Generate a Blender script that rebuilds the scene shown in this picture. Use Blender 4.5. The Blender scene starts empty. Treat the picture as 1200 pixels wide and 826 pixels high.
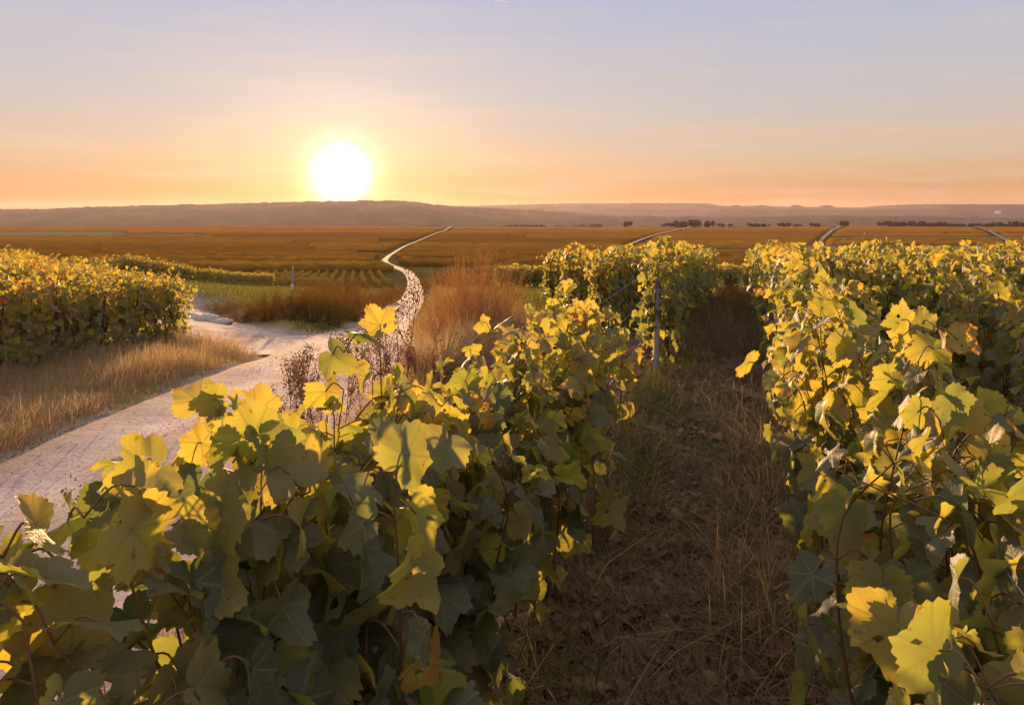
import bpy, math
import numpy as np
from mathutils import Vector, Matrix

# ------------------------------------------------------------------ camera, sky, sun, exposure
scene = bpy.context.scene
COL = scene.collection
R = math.radians
FPX = 900.0            # focal length in photo pixels (1200 wide)
EYE = 1.7
cam_d = bpy.data.cameras.new('camera'); cam = bpy.data.objects.new('camera', cam_d); COL.objects.link(cam)
cam.location = (0, 0, EYE); cam.rotation_euler = (R(90), 0, 0)
cam_d.lens = 27.0; cam_d.sensor_width = 36.0; cam_d.shift_y = -163/1200.0
cam_d.clip_start = 0.05; cam_d.clip_end = 60000
scene.camera = cam

SUN_V = Vector(((400-600)/FPX, 1.0, (250-205)/FPX)).normalized()
SUN_EL = math.asin(SUN_V.z); SUN_AZ = math.atan2(SUN_V.x, SUN_V.y)
sun_d = bpy.data.lights.new('sun', 'SUN'); sun = bpy.data.objects.new('sun', sun_d); COL.objects.link(sun)
sun_d.energy = 5.0; sun_d.angle = R(0.6); sun_d.color = (1.0, 0.60, 0.30)
sun.rotation_euler = SUN_V.to_track_quat('Z', 'Y').to_euler()
sun.location = (0, 0, 60)

world = bpy.data.worlds.new('World'); scene.world = world; world.use_nodes = True
wt = world.node_tree; wt.nodes.clear()
def N(t, kind, **kw):
    n = t.nodes.new(kind)
    for k, v in kw.items():
        if k.startswith('i_'):
            key = k[2:]; key = int(key) if key.isdigit() else key
            n.inputs[key].default_value = v
        else: setattr(n, k, v)
    return n
def ramp(t, fac, stops, interp='LINEAR'):
    n = t.nodes.new('ShaderNodeValToRGB'); n.color_ramp.interpolation = interp
    e = n.color_ramp.elements
    while len(e) > 1: e.remove(e[-1])
    e[0].position = stops[0][0]; e[0].color = (*stops[0][1], 1)
    for p, c in stops[1:]:
        q = e.new(p); q.color = (*c, 1)
    t.links.new(fac, n.inputs[0]); return n.outputs[0]
def M(t, op, a, b=None, c=None, clamp=False):
    n = t.nodes.new('ShaderNodeMath'); n.operation = op; n.use_clamp = clamp
    for i, v in enumerate((a, b, c)):
        if v is None: continue
        if isinstance(v, (int, float)): n.inputs[i].default_value = v
        else: t.links.new(v, n.inputs[i])
    return n.outputs[0]
def mixc(t, fac, a, b, mode='MIX'):
    n = t.nodes.new('ShaderNodeMix'); n.data_type = 'RGBA'; n.blend_type = mode
    for s, v in ((n.inputs[0], fac), (n.inputs[6], a), (n.inputs[7], b)):
        if isinstance(v, (int, float)): s.default_value = v
        elif isinstance(v, tuple): s.default_value = (*v, 1) if len(v) == 3 else v
        else: t.links.new(v, s)
    return n.outputs[2]

def build_world():
    t = wt; L = t.links
    out = N(t, 'ShaderNodeOutputWorld')
    sky = N(t, 'ShaderNodeTexSky', sky_type='NISHITA', sun_disc=False, sun_elevation=SUN_EL, sun_rotation=SUN_AZ,
            altitude=200, air_density=1.0, dust_density=1.6, ozone_density=2.0)
    co = N(t, 'ShaderNodeTexCoord')
    nrm = N(t, 'ShaderNodeVectorMath', operation='NORMALIZE'); L.new(co.outputs['Generated'], nrm.inputs[0])
    dot = N(t, 'ShaderNodeVectorMath', operation='DOT_PRODUCT'); L.new(nrm.outputs[0], dot.inputs[0])
    dot.inputs[1].default_value = SUN_V
    ang = M(t, 'MULTIPLY', M(t, 'ARCCOSINE', M(t, 'MINIMUM', dot.outputs['Value'], 0.9999999)), 180/math.pi)   # degrees from the sun
    sep = N(t, 'ShaderNodeSeparateXYZ'); L.new(nrm.outputs[0], sep.inputs[0])
    el = M(t, 'MULTIPLY', M(t, 'ARCSINE', sep.outputs[2]), 180/math.pi)
    # evening air: lavender aloft, peach then orange low down; unseen zenith brightened to fill the shadows
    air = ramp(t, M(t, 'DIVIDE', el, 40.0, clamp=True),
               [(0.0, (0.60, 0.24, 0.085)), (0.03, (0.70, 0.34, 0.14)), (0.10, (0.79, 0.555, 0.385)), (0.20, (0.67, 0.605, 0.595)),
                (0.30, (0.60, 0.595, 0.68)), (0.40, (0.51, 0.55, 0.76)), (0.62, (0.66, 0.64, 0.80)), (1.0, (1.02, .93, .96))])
    # thin high cirrus, stretched along the horizon
    mp = N(t, 'ShaderNodeMapping'); L.new(nrm.outputs[0], mp.inputs[0]); mp.inputs['Scale'].default_value = (3.0, 3.0, 34.0)
    nz = N(t, 'ShaderNodeTexNoise', i_Scale=1.3, i_Detail=6.0, i_Roughness=0.6, i_Distortion=0.6); L.new(mp.outputs[0], nz.inputs['Vector'])
    cl = ramp(t, nz.outputs[0], [(0.48, (0, 0, 0)), (0.66, (1, 1, 1))])
    clm = M(t, 'MULTIPLY', cl, ramp(t, M(t, 'DIVIDE', el, 40.0, clamp=True), [(0.0, (0.1,)*3), (0.03, (1,)*3), (0.2, (.6,)*3), (0.5, (0.1,)*3)]))
    air = mixc(t, M(t, 'MULTIPLY', clm, 0.30), air, (1.0, 0.72, 0.50))
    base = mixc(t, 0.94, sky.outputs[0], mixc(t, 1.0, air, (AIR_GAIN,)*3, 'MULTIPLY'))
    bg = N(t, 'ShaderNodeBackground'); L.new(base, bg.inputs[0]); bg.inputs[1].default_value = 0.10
    # the sun's disc and its aureole in the hazy air
    g1 = M(t, 'MULTIPLY', M(t, 'EXPONENT', M(t, 'MULTIPLY', M(t, 'POWER', M(t, 'DIVIDE', ang, 1.50), 2.0), -1.0)), 2.6)
    g2 = M(t, 'MULTIPLY', M(t, 'EXPONENT', M(t, 'DIVIDE', ang, -2.3)), 0.46)
    g3 = M(t, 'MULTIPLY', M(t, 'EXPONENT', M(t, 'DIVIDE', ang, -12.0)), 0.022)
    e1 = N(t, 'ShaderNodeBackground', i_Color=(1.0, 0.78, 0.48, 1)); L.new(g1, e1.inputs[1])
    e2 = N(t, 'ShaderNodeBackground', i_Color=(1.0, 0.58, 0.27, 1)); L.new(g2, e2.inputs[1])
    e3 = N(t, 'ShaderNodeBackground', i_Color=(1.0, 0.50, 0.16, 1)); L.new(g3, e3.inputs[1])
    a = N(t, 'ShaderNodeAddShader'); L.new(bg.outputs[0], a.inputs[0]); L.new(e1.outputs[0], a.inputs[1])
    b = N(t, 'ShaderNodeAddShader'); L.new(a.outputs[0], b.inputs[0]); L.new(e2.outputs[0], b.inputs[1])
    c = N(t, 'ShaderNodeAddShader'); L.new(b.outputs[0], c.inputs[0]); L.new(e3.outputs[0], c.inputs[1])
    L.new(c.outputs[0], out.inputs[0])
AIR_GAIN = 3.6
build_world()
scene.view_settings.view_transform = 'Standard'; scene.view_settings.look = 'None'
scene.view_settings.gamma = 1.0; scene.view_settings.use_curve_mapping = False
scene.view_settings.exposure = 1.3
cy = scene.cycles
scene.render.engine = 'CYCLES'
cy.use_denoising = True
try: cy.denoiser = 'OPENIMAGEDENOISE'
except Exception: pass
cy.max_bounces = 6; cy.diffuse_bounces = 3; cy.glossy_bounces = 2; cy.transmission_bounces = 5
cy.volume_bounces = 0; cy.transparent_max_bounces = 8
cy.sample_clamp_indirect = 6.0
cy.use_adaptive_sampling = True; cy.adaptive_threshold = 0.015

# ------------------------------------------------------------------ helpers
rng = np.random.default_rng(11)
def U(a, b, n=None): return rng.uniform(a, b, n)

def at(px, Y): return (px-600)/FPX*Y
def hash2(ix, iy, seed):
    h = (ix.astype(np.int64)*374761393 + iy.astype(np.int64)*668265263 + seed*982451653) & 0xffffffff
    h = ((h ^ (h >> 13))*1274126177) & 0xffffffff
    return ((h ^ (h >> 16)) & 0xffff)/65535.0
def vnoise(x, y, seed=0):
    x = np.asarray(x, float); y = np.asarray(y, float)
    ix = np.floor(x); iy = np.floor(y); fx = x-ix; fy = y-iy
    fx = fx*fx*(3-2*fx); fy = fy*fy*(3-2*fy)
    a = hash2(ix, iy, seed); b = hash2(ix+1, iy, seed); c = hash2(ix, iy+1, seed); d = hash2(ix+1, iy+1, seed)
    return (a*(1-fx)+b*fx)*(1-fy)+(c*(1-fx)+d*fx)*fy - 0.5
def fbm(x, y, seed=0, octv=4):
    s = 0; a = 1.0; f = 1.0
    for o in range(octv):
        s = s + a*vnoise(np.asarray(x)*f, np.asarray(y)*f, seed+o*17); a *= .5; f *= 2.03
    return s
def sstep(a, b, x):
    t = np.clip((np.asarray(x, float)-a)/(b-a), 0, 1); return t*t*(3-2*t)

class MB:
    """collects vertices, faces and point attributes, then links ONE mesh object"""
    def __init__(s): s.V = []; s.F = []; s.n = 0; s.tint = []; s.lco = []; s.mi = []
    def add(s, V, F, tint=0.5, lco=None, mi=0):
        V = np.asarray(V, np.float32).reshape(-1, 3)
        if not isinstance(F, list): F = [F]
        for f in F:
            f = np.asarray(f, np.int32)
            if f.size == 0: continue
            s.F.append(f + s.n); s.mi.append(np.full(len(f), mi, np.int32))
        m = len(V); s.V.append(V); s.n += m
        s.tint.append(np.broadcast_to(np.asarray(tint, np.float32), (m,)))
        s.lco.append(np.zeros((m, 3), np.float32) if lco is None else np.asarray(lco, np.float32).reshape(-1, 3))
    def mesh(s, name, mats, smooth=True):
        me = bpy.data.meshes.new(name)
        V = np.concatenate(s.V) if s.V else np.zeros((0, 3), np.float32)
        me.vertices.add(len(V)); me.vertices.foreach_set('co', V.ravel())
        li = np.concatenate([f.ravel() for f in s.F]); ks = np.concatenate([np.full(len(f), f.shape[1], np.int32) for f in s.F])
        me.loops.add(len(li)); me.loops.foreach_set('vertex_index', li)
        me.polygons.add(len(ks)); st = np.zeros(len(ks), np.int32); st[1:] = np.cumsum(ks)[:-1]
        me.polygons.foreach_set('loop_start', st)
        try: me.polygons.foreach_set('loop_total', ks)
        except Exception: pass
        me.polygons.foreach_set('material_index', np.concatenate(s.mi))
        me.polygons.foreach_set('use_smooth', np.full(len(ks), smooth))
        a = me.attributes.new('tint', 'FLOAT', 'POINT'); a.data.foreach_set('value', np.concatenate(s.tint).astype(np.float32))
        b = me.attributes.new('lco', 'FLOAT_VECTOR', 'POINT'); b.data.foreach_set('vector', np.concatenate(s.lco).ravel())
        for m in (mats if isinstance(mats, (list, tuple)) else [mats]): me.materials.append(m)
        me.update(calc_edges=True); me.validate()
        return me
    def build(s, name, mats, parent=None, smooth=True):
        return link(name, s.mesh(name, mats, smooth), parent)
def link(name, data, parent=None):
    o = bpy.data.objects.new(name, data); COL.objects.link(o)
    if parent is not None: o.parent = parent
    return o
def thing(name, loc, label, cat, group=None, rz=0.0, data=None):
    o = bpy.data.objects.new(name, data); COL.objects.link(o)
    o.location = loc; o.rotation_euler = (0, 0, rz)
    if data is None: o.empty_display_size = 0.2
    o['label'] = label; o['category'] = cat
    if group: o['group'] = group
    return o
def kind(o, k): o['kind'] = k; return o

def tube(mb, P, r, sides=6, tint=.5, mi=0):
    P = np.asarray(P, float); n = len(P); r = np.broadcast_to(np.asarray(r, float), (n,))
    T = np.gradient(P, axis=0); T /= np.linalg.norm(T, axis=1, keepdims=True)+1e-9
    ref = np.array([0, 0, 1.0]) if abs(T[:, 2]).mean() < .8 else np.array([1.0, 0, 0])
    A = np.cross(T, ref); A /= np.linalg.norm(A, axis=1, keepdims=True)+1e-9; B = np.cross(T, A)
    th = np.arange(sides)*2*math.pi/sides
    V = P[:, None]+r[:, None, None]*(np.cos(th)[None, :, None]*A[:, None]+np.sin(th)[None, :, None]*B[:, None])
    i = np.arange(n-1)[:, None]*sides; j = np.arange(sides)[None]; k = (j+1) % sides
    F = np.stack([i+j, i+k, i+sides+k, i+sides+j], -1).reshape(-1, 4)
    cap = [np.arange(sides)[None, ::-1], (np.arange(sides)+(n-1)*sides)[None]]
    mb.add(V, [F]+cap, tint, mi=mi)

# ------------------------------------------------------------------ the lie of the land
def smooth_profile(ys, ds):
    g = np.linspace(math.log(5), math.log(16000), 900)
    v = np.interp(np.exp(g)-5+0.0, ys, ds)
    k = np.hanning(37); k /= k.sum()
    vp = np.concatenate([np.full(18, v[0]), v, np.full(18, v[-1])])
    return g, np.convolve(vp, k, 'valid')
_G, _D = smooth_profile([0, 8, 20, 45, 75, 130, 170, 200, 300, 500, 800, 1000, 1500, 1750, 2100, 2800, 4000, 16000],
                        [0, 0, .65, 2.75, 5.7, 9.8, 10.9, 11.9, 15, 17.4, 20.2, 21.4, 25.6, 29, 46, 66, 78, 84])
def drop(y): return np.interp(np.log(np.maximum(np.asarray(y, float), 0.0)+5), _G, _D)
def road_x(y):
    return np.interp(y, [-20, 14, 28, 44, 60, 95, 130, 160, 185, 205, 240, 300, 400, 500, 800, 1000, 1500, 1800],
                     [-3.1, -3.1, -4.9, -6.4, -7.8, -12, -16.6, -21.5, -28, -33, -40, -48, -57, -64, -79, -88, -120, -140])
def road_hw(y): return np.interp(y, [0, 13, 28, 60, 200, 500, 1800], [1.5, 1.5, 1.2, 1.0, .95, .75, 1.3])
SIDE = np.array([(-3.6, 16.0), (-6.0, 19.0), (-8.5, 22.0), (-11.5, 26.5), (-16, 33), (-24, 42), (-34, 54)])
def side_dist(x, y):
    d = np.full(np.shape(x), 1e9)
    for (ax, ay), (bx, by) in zip(SIDE[:-1], SIDE[1:]):
        t = np.clip(((x-ax)*(bx-ax)+(y-ay)*(by-ay))/((bx-ax)**2+(by-ay)**2), 0, 1)
        d = np.minimum(d, np.hypot(x-ax-t*(bx-ax), y-ay-t*(by-ay)))
    return d
def ground0(x, y):
    x = np.asarray(x, float); y = np.asarray(y, float)
    lat = np.interp(y, [-20, 0, 5, 8.6, 12.5, 20, 28, 45, 60, 130], [.4, .45, .5, .55, .58, .85, 1.22, 1.2, 1.1, 0])
    xb = road_x(y)+road_hw(y)+0.35
    s = 1-sstep(xb-.3, xb+.45, x)
    rise = np.minimum(.10*np.maximum(-6.5-x, 0), 3.3)*np.interp(y, [45, 110], [1, 0])
    z = -drop(y)-lat*s+rise
    # broad folds in the far plateau
    z = z + np.interp(y, [150, 400, 1500, 2000], [0, .6, 2.2, 0])*fbm(x/380+3, y/260, 5, 3)
    return z
def road_mask(x, y):
    return np.maximum(1-sstep(.85, 1.1, np.abs(x-road_x(y))/road_hw(y)), (1-sstep(1.5, 2.0, side_dist(x, y))))
def ground(x, y):
    x = np.asarray(x, float); y = np.asarray(y, float)
    z = ground0(x, y)
    near = np.interp(y, [0, 25, 60], [1, 1, 0])
    m = road_mask(x, y)
    bump = .08*fbm(x*.8, y*.8, 1, 3)+.07*fbm(x*3, y*3, 9, 3)
    z = z+near*bump*(1-m)
    # bank on the far side of the track junction
    bk = sstep(1.9, 3.4, side_dist(x, y))*sstep(0, 2.2, road_x(y)-road_hw(y)-x)*np.interp(y, [20, 24, 34, 60], [0, 1, 1, 0])*(x > -30)
    bk = bk*(y > 19+(-3.6-x)*1.2)
    return z + .45*bk

# ------------------------------------------------------------------ materials
def new_mat(name):
    m = bpy.data.materials.new(name); m.use_nodes = True; m.node_tree.nodes.clear()
    return m, m.node_tree
def attr(t, name): return N(t, 'ShaderNodeAttribute', attribute_name=name)

def leaf_mat(name, fine, hue=0.0, trans=0.44):
    """a vine leaf: upper side dull green to yellow, light coming through yellow; veins where the leaf is near"""
    m, t = new_mat(name); L = t.links
    out = N(t, 'ShaderNodeOutputMaterial')
    tint = attr(t, 'tint').outputs['Fac']; oi = N(t, 'ShaderNodeObjectInfo')
    lco = attr(t, 'lco').outputs['Vector']
    f = M(t, 'ADD', M(t, 'ADD', tint, M(t, 'MULTIPLY', M(t, 'SUBTRACT', oi.outputs['Random'], .5), .14)), hue)
    tc = N(t, 'ShaderNodeTexCoord')
    nz = N(t, 'ShaderNodeTexNoise', i_Scale=14.0 if fine else 3.0, i_Detail=3.0); L.new(tc.outputs['Object'], nz.inputs['Vector'])
    f = M(t, 'ADD', f, M(t, 'MULTIPLY', M(t, 'SUBTRACT', nz.outputs[0], .5), .22), clamp=True)
    if fine:
        l0 = N(t, 'ShaderNodeVectorMath', operation='LENGTH'); L.new(lco, l0.inputs[0])
        f = M(t, 'MINIMUM', M(t, 'ADD', f, M(t, 'MULTIPLY', M(t, 'SUBTRACT', l0.outputs['Value'], .55), .22), clamp=True), .9)
    surf = ramp(t, f, [(0, (.072, .078, .052)), (.40, (.105, .104, .060)), (.66, (.145, .130, .052)), (.84, (.24, .19, .04)), (.93, (.24, .10, .022)), (1, (.15, .045, .018))])
    thru = ramp(t, f, [(0, (.13, .18, .04)), (.30, (.36, .385, .055)), (.52, (.60, .515, .06)), (.84, (.77, .56, .065)), (.93, (.70, .24, .03)), (1, (.5, .09, .02))])
    rough = .5; bump_h = None
    if fine:
        sep = N(t, 'ShaderNodeSeparateXYZ'); L.new(lco, sep.inputs[0]); x, y = sep.outputs[0], sep.outputs[1]
        dmin = chev = None
        for a in (0, 50, -50, 104, -104):
            s, c = math.sin(R(a)), math.cos(R(a))
            d0 = M(t, 'ABSOLUTE', M(t, 'SUBTRACT', M(t, 'MULTIPLY', x, c), M(t, 'MULTIPLY', y, s)))
            al = M(t, 'ADD', M(t, 'MULTIPLY', x, s), M(t, 'MULTIPLY', y, c))
            d = M(t, 'ADD', d0, M(t, 'MULTIPLY', M(t, 'LESS_THAN', al, 0.0), 5.0))
            d = M(t, 'ADD', d, M(t, 'MULTIPLY', al, .014))
            ch = M(t, 'ABSOLUTE', M(t, 'SUBTRACT', M(t, 'FRACT', M(t, 'MULTIPLY', M(t, 'SUBTRACT', al, M(t, 'MULTIPLY', d0, 1.05)), 6.0)), .5))
            if dmin is None: dmin, chev = d, ch
            else:
                k = M(t, 'LESS_THAN', d, dmin)
                chev = M(t, 'ADD', M(t, 'MULTIPLY', ch, k), M(t, 'MULTIPLY', chev, M(t, 'SUBTRACT', 1.0, k)))
                dmin = M(t, 'MINIMUM', dmin, d)
        vein = ramp(t, dmin, [(0.0, (1,)*3), (.026, (.9,)*3), (.05, (0,)*3)])
        sec = ramp(t, chev, [(0.0, (1,)*3), (.06, (.5,)*3), (.12, (0,)*3)])
        vo = N(t, 'ShaderNodeTexVoronoi', feature='DISTANCE_TO_EDGE', i_Scale=6.5); L.new(lco, vo.inputs['Vector'])
        net = ramp(t, vo.outputs['Distance'], [(0, (1,)*3), (.05, (.3,)*3), (.12, (0,)*3)])
        vn = M(t, 'MAXIMUM', vein, M(t, 'MAXIMUM', M(t, 'MULTIPLY', sec, .6), M(t, 'MULTIPLY', net, .28)))
        surf = mixc(t, M(t, 'MULTIPLY', vn, .62), surf, (.20, .20, .085))
        thru = mixc(t, M(t, 'MULTIPLY', vn, .50), thru, (.26, .20, .025))
        # rusty spots and a dry margin
        sp = N(t, 'ShaderNodeTexNoise', i_Scale=3.1, i_Detail=4.0, i_Roughness=.65)
        vadd = N(t, 'ShaderNodeVectorMath', operation='ADD'); L.new(lco, vadd.inputs[0])
        cmb = N(t, 'ShaderNodeCombineXYZ'); L.new(M(t, 'MULTIPLY', tint, 91.0), cmb.inputs[0]); L.new(M(t, 'MULTIPLY', oi.outputs['Random'], 31.0), cmb.inputs[1]); L.new(cmb.outputs[0], vadd.inputs[1])
        L.new(vadd.outputs[0], sp.inputs['Vector'])
        ln = N(t, 'ShaderNodeVectorMath', operation='LENGTH'); L.new(lco, ln.inputs[0])
        spm = ramp(t, M(t, 'ADD', sp.outputs[0], M(t, 'MULTIPLY', M(t, 'SUBTRACT', ln.outputs['Value'], .7), .16)), [(.60, (0,)*3), (.68, (1,)*3)])
        surf = mixc(t, M(t, 'MULTIPLY', spm, .75), surf, (.10, .045, .018)); thru = mixc(t, M(t, 'MULTIPLY', spm, .75), thru, (.22, .07, .015))
        bump_h = M(t, 'SUBTRACT', M(t, 'MULTIPLY', vo.outputs['Distance'], .6), M(t, 'ADD', M(t, 'MULTIPLY', vein, .5), M(t, 'MULTIPLY', sec, .3)))
    p = N(t, 'ShaderNodeBsdfPrincipled'); L.new(surf, p.inputs['Base Color']); p.inputs['Roughness'].default_value = .58; p.inputs['Specular IOR Level'].default_value = .30
    tr = N(t, 'ShaderNodeBsdfTranslucent'); L.new(thru, tr.inputs[0])
    if bump_h is not None:
        bp = N(t, 'ShaderNodeBump', i_Strength=.4, i_Distance=.004); L.new(bump_h, bp.inputs['Height'])
        L.new(bp.outputs[0], p.inputs['Normal'])
    mx = N(t, 'ShaderNodeMixShader', i_0=trans); L.new(p.outputs[0], mx.inputs[1]); L.new(tr.outputs[0], mx.inputs[2])
    L.new(mx.outputs[0], out.inputs[0]); return m

def plain_mat(name, stops, scale=6.0, rough=.8, trans=0.0, tcol=None, bump=0.0, bscale=None, spec=.25, use_tint=.6, coord='Object'):
    m, t = new_mat(name); L = t.links
    out = N(t, 'ShaderNodeOutputMaterial'); tc = N(t, 'ShaderNodeTexCoord')
    nz = N(t, 'ShaderNodeTexNoise', i_Scale=scale, i_Detail=5.0, i_Roughness=.6); L.new(tc.outputs[coord], nz.inputs['Vector'])
    f = M(t, 'ADD', M(t, 'MULTIPLY', attr(t, 'tint').outputs['Fac'], use_tint), M(t, 'MULTIPLY', nz.outputs[0], 1-use_tint), clamp=True)
    c = ramp(t, f, stops)
    p = N(t, 'ShaderNodeBsdfPrincipled', i_Roughness=rough); L.new(c, p.inputs['Base Color']); p.inputs['Specular IOR Level'].default_value = spec
    if bump:
        bz = N(t, 'ShaderNodeTexNoise', i_Scale=bscale or scale*4, i_Detail=6.0, i_Roughness=.65); L.new(tc.outputs[coord], bz.inputs['Vector'])
        bp = N(t, 'ShaderNodeBump', i_Strength=1.0, i_Distance=bump); L.new(bz.outputs[0], bp.inputs['Height']); L.new(bp.outputs[0], p.inputs['Normal'])
    sh = p.outputs[0]
    if trans:
        tr = N(t, 'ShaderNodeBsdfTranslucent')
        if tcol: tr.inputs[0].default_value = (*tcol, 1)
        else: L.new(c, tr.inputs[0])
        mx = N(t, 'ShaderNodeMixShader', i_0=trans); L.new(sh, mx.inputs[1]); L.new(tr.outputs[0], mx.inputs[2]); sh = mx.outputs[0]
    L.new(sh, out.inputs[0]); return m

MAT = {}
MAT['leaf_near'] = leaf_mat('vine_leaf', True)
MAT['leaf_far'] = leaf_mat('vine_leaf_distant', False, hue=.02, trans=.38)
MAT['bark'] = plain_mat('vine_bark', [(0, (.035, .022, .015)), (.5, (.09, .058, .04)), (1, (.17, .12, .085))], 30, .95, bump=.006, bscale=70)
MAT['shoot'] = plain_mat('vine_shoot', [(0, (.10, .035, .018)), (.5, (.17, .075, .03)), (1, (.16, .14, .04))], 12, .55)
MAT['wood'] = plain_mat('weathered_stake', [(0, (.16, .14, .15)), (.5, (.30, .26, .27)), (1, (.45, .41, .41))], 9, .85, bump=.003, bscale=60)
MAT['steel'] = plain_mat('galvanised_steel', [(0, (.22, .21, .22)), (1, (.42, .40, .41))], 15, .5, spec=.5)
MAT['drygrass'] = plain_mat('dry_grass', [(0, (.17, .10, .045)), (.35, (.31, .20, .09)), (.7, (.45, .32, .16)), (1, (.56, .44, .26))], 1.2, .8, trans=.5)
MAT['greengrass'] = plain_mat('green_grass', [(0, (.05, .055, .015)), (.5, (.12, .12, .025)), (1, (.26, .20, .05))], 1.0, .75, trans=.5)
MAT['aislegrass'] = plain_mat('aisle_grass', [(0, (.10, .06, .035)), (.4, (.22, .145, .08)), (.7, (.16, .155, .06)), (1, (.48, .35, .20))], 1.5, .8, trans=.3)
MAT['litter'] = plain_mat('dead_leaves', [(0, (.08, .045, .03)), (.5, (.20, .11, .065)), (1, (.42, .28, .16))], 20, .8, trans=.25)
MAT['weed'] = plain_mat('dry_weed', [(0, (.12, .06, .032)), (.5, (.22, .12, .06)), (1, (.36, .22, .11))], 9, .85, trans=.45, tcol=(.58, .34, .16))
MAT['scrub'] = plain_mat('dry_scrub', [(0, (.17, .09, .045)), (.5, (.30, .18, .09)), (1, (.44, .30, .16))], 4, .85, trans=.55, tcol=(.78, .52, .26))
MAT['bush'] = plain_mat('bush_leaf', [(0, (.08, .05, .02)), (.5, (.17, .11, .035)), (1, (.28, .19, .06))], 1.5, .8, trans=.5, tcol=(.68, .46, .14))
MAT['tree'] = plain_mat('distant_tree', [(0, (.02, .025, .01)), (1, (.05, .05, .02))], .02, .9)
MAT['rock'] = plain_mat('chalk', [(0, (.26, .23, .20)), (1, (.52, .48, .44))], 5, .9, bump=.05, bscale=7, use_tint=.3)
MAT['white'] = plain_mat('white_paint', [(0, (.70, .69, .66)), (1, (.82, .81, .79))], 4, .6)
MAT['grape'] = plain_mat('grape_skin', [(0, (.10, .14, .03)), (.5, (.22, .20, .05)), (1, (.10, .03, .04))], 30, .35, trans=.25, spec=.5)

def gravel_mat(name):
    m, t = new_mat(name); L = t.links
    out = N(t, 'ShaderNodeOutputMaterial'); g = N(t, 'ShaderNodeNewGeometry')
    lco = attr(t, 'lco').outputs['Vector']; sep = N(t, 'ShaderNodeSeparateXYZ'); L.new(lco, sep.inputs[0])
    ac = M(t, 'ABSOLUTE', sep.outputs[0])                       # 0 middle .. 1 edge of the track
    n1 = N(t, 'ShaderNodeTexNoise', i_Scale=1.1, i_Detail=5.0, i_Roughness=.6); L.new(g.outputs['Position'], n1.inputs['Vector'])
    n2 = N(t, 'ShaderNodeTexNoise', i_Scale=26.0, i_Detail=4.0, i_Roughness=.7); L.new(g.outputs['Position'], n2.inputs['Vector'])
    vo = N(t, 'ShaderNodeTexVoronoi', i_Scale=34.0); L.new(g.outputs['Position'], vo.inputs['Vector'])
    base = ramp(t, n1.outputs[0], [(.25, (.26, .19, .165)), (.5, (.39, .295, .26)), (.75, (.50, .40, .36))])
    rut = ramp(t, M(t, 'ADD', ac, M(t, 'MULTIPLY', M(t, 'SUBTRACT', n1.outputs[0], .5), .25)), [(.0, (.86, .83, .76)), (.25, (.92, .9, .86)), (.45, (1.06, 1.06, 1.06)), (.65, (1.04, 1.04, 1.04)), (.86, (.86, .80, .70)), (1.0, (.62, .52, .40))])
    c = mixc(t, 1.0, base, rut, 'MULTIPLY')
    sp = ramp(t, vo.outputs['Color'], [(0, (.66,)*3), (.5, (1,)*3), (1, (1.3,)*3)])
    c = mixc(t, .7, c, mixc(t, 1.0, c, sp, 'MULTIPLY'))
    # further off the track is older, dustier and half grown over
    c = mixc(t, ramp(t, M(t, 'DIVIDE', sep.outputs[1], 600.0, clamp=True), [(.05, (0,)*3), (.2, (.55,)*3), (.6, (.8,)*3)]), c, (.15, .11, .065))
    p = N(t, 'ShaderNodeBsdfPrincipled', i_Roughness=.95); L.new(c, p.inputs['Base Color']); p.inputs['Specular IOR Level'].default_value = .12
    n3 = N(t, 'ShaderNodeTexNoise', i_Scale=5.0, i_Detail=6.0, i_Roughness=.75); L.new(g.outputs['Position'], n3.inputs['Vector'])
    h = M(t, 'ADD', M(t, 'MULTIPLY', vo.outputs['Distance'], -.22), M(t, 'ADD', n2.outputs[0], M(t, 'MULTIPLY', n3.outputs[0], 2.2)))
    bp = N(t, 'ShaderNodeBump', i_Strength=.9, i_Distance=.009); L.new(h, bp.inputs['Height']); L.new(bp.outputs[0], p.inputs['Normal'])
    L.new(p.outputs[0], out.inputs[0]); return m
MAT['gravel'] = gravel_mat('chalk_gravel')

def terrain_mat():
    m, t = new_mat('earth'); L = t.links
    out = N(t, 'ShaderNodeOutputMaterial'); g = N(t, 'ShaderNodeNewGeometry')
    col = attr(t, 'gcol').outputs['Color']
    n1 = N(t, 'ShaderNodeTexNoise', i_Scale=7.0, i_Detail=6.0, i_Roughness=.7); L.new(g.outputs['Position'], n1.inputs['Vector'])
    n2 = N(t, 'ShaderNodeTexNoise', i_Scale=.35, i_Detail=5.0, i_Roughness=.65); L.new(g.outputs['Position'], n2.inputs['Vector'])
    c = mixc(t, 1.0, col, ramp(t, n1.outputs[0], [(.25, (.55,)*3), (.5, (1,)*3), (.8, (1.55,)*3)]), 'MULTIPLY')
    c = mixc(t, 1.0, c, ramp(t, n2.outputs[0], [(.3, (.75,)*3), (.7, (1.25,)*3)]), 'MULTIPLY')
    p = N(t, 'ShaderNodeBsdfPrincipled', i_Roughness=1.0); L.new(c, p.inputs['Base Color']); p.inputs['Specular IOR Level'].default_value = 0.0
    bp = N(t, 'ShaderNodeBump', i_Strength=.9, i_Distance=.03); L.new(n1.outputs[0], bp.inputs['Height']); L.new(bp.outputs[0], p.inputs['Normal'])
    L.new(p.outputs[0], out.inputs[0]); return m
MAT['earth'] = terrain_mat()

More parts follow.
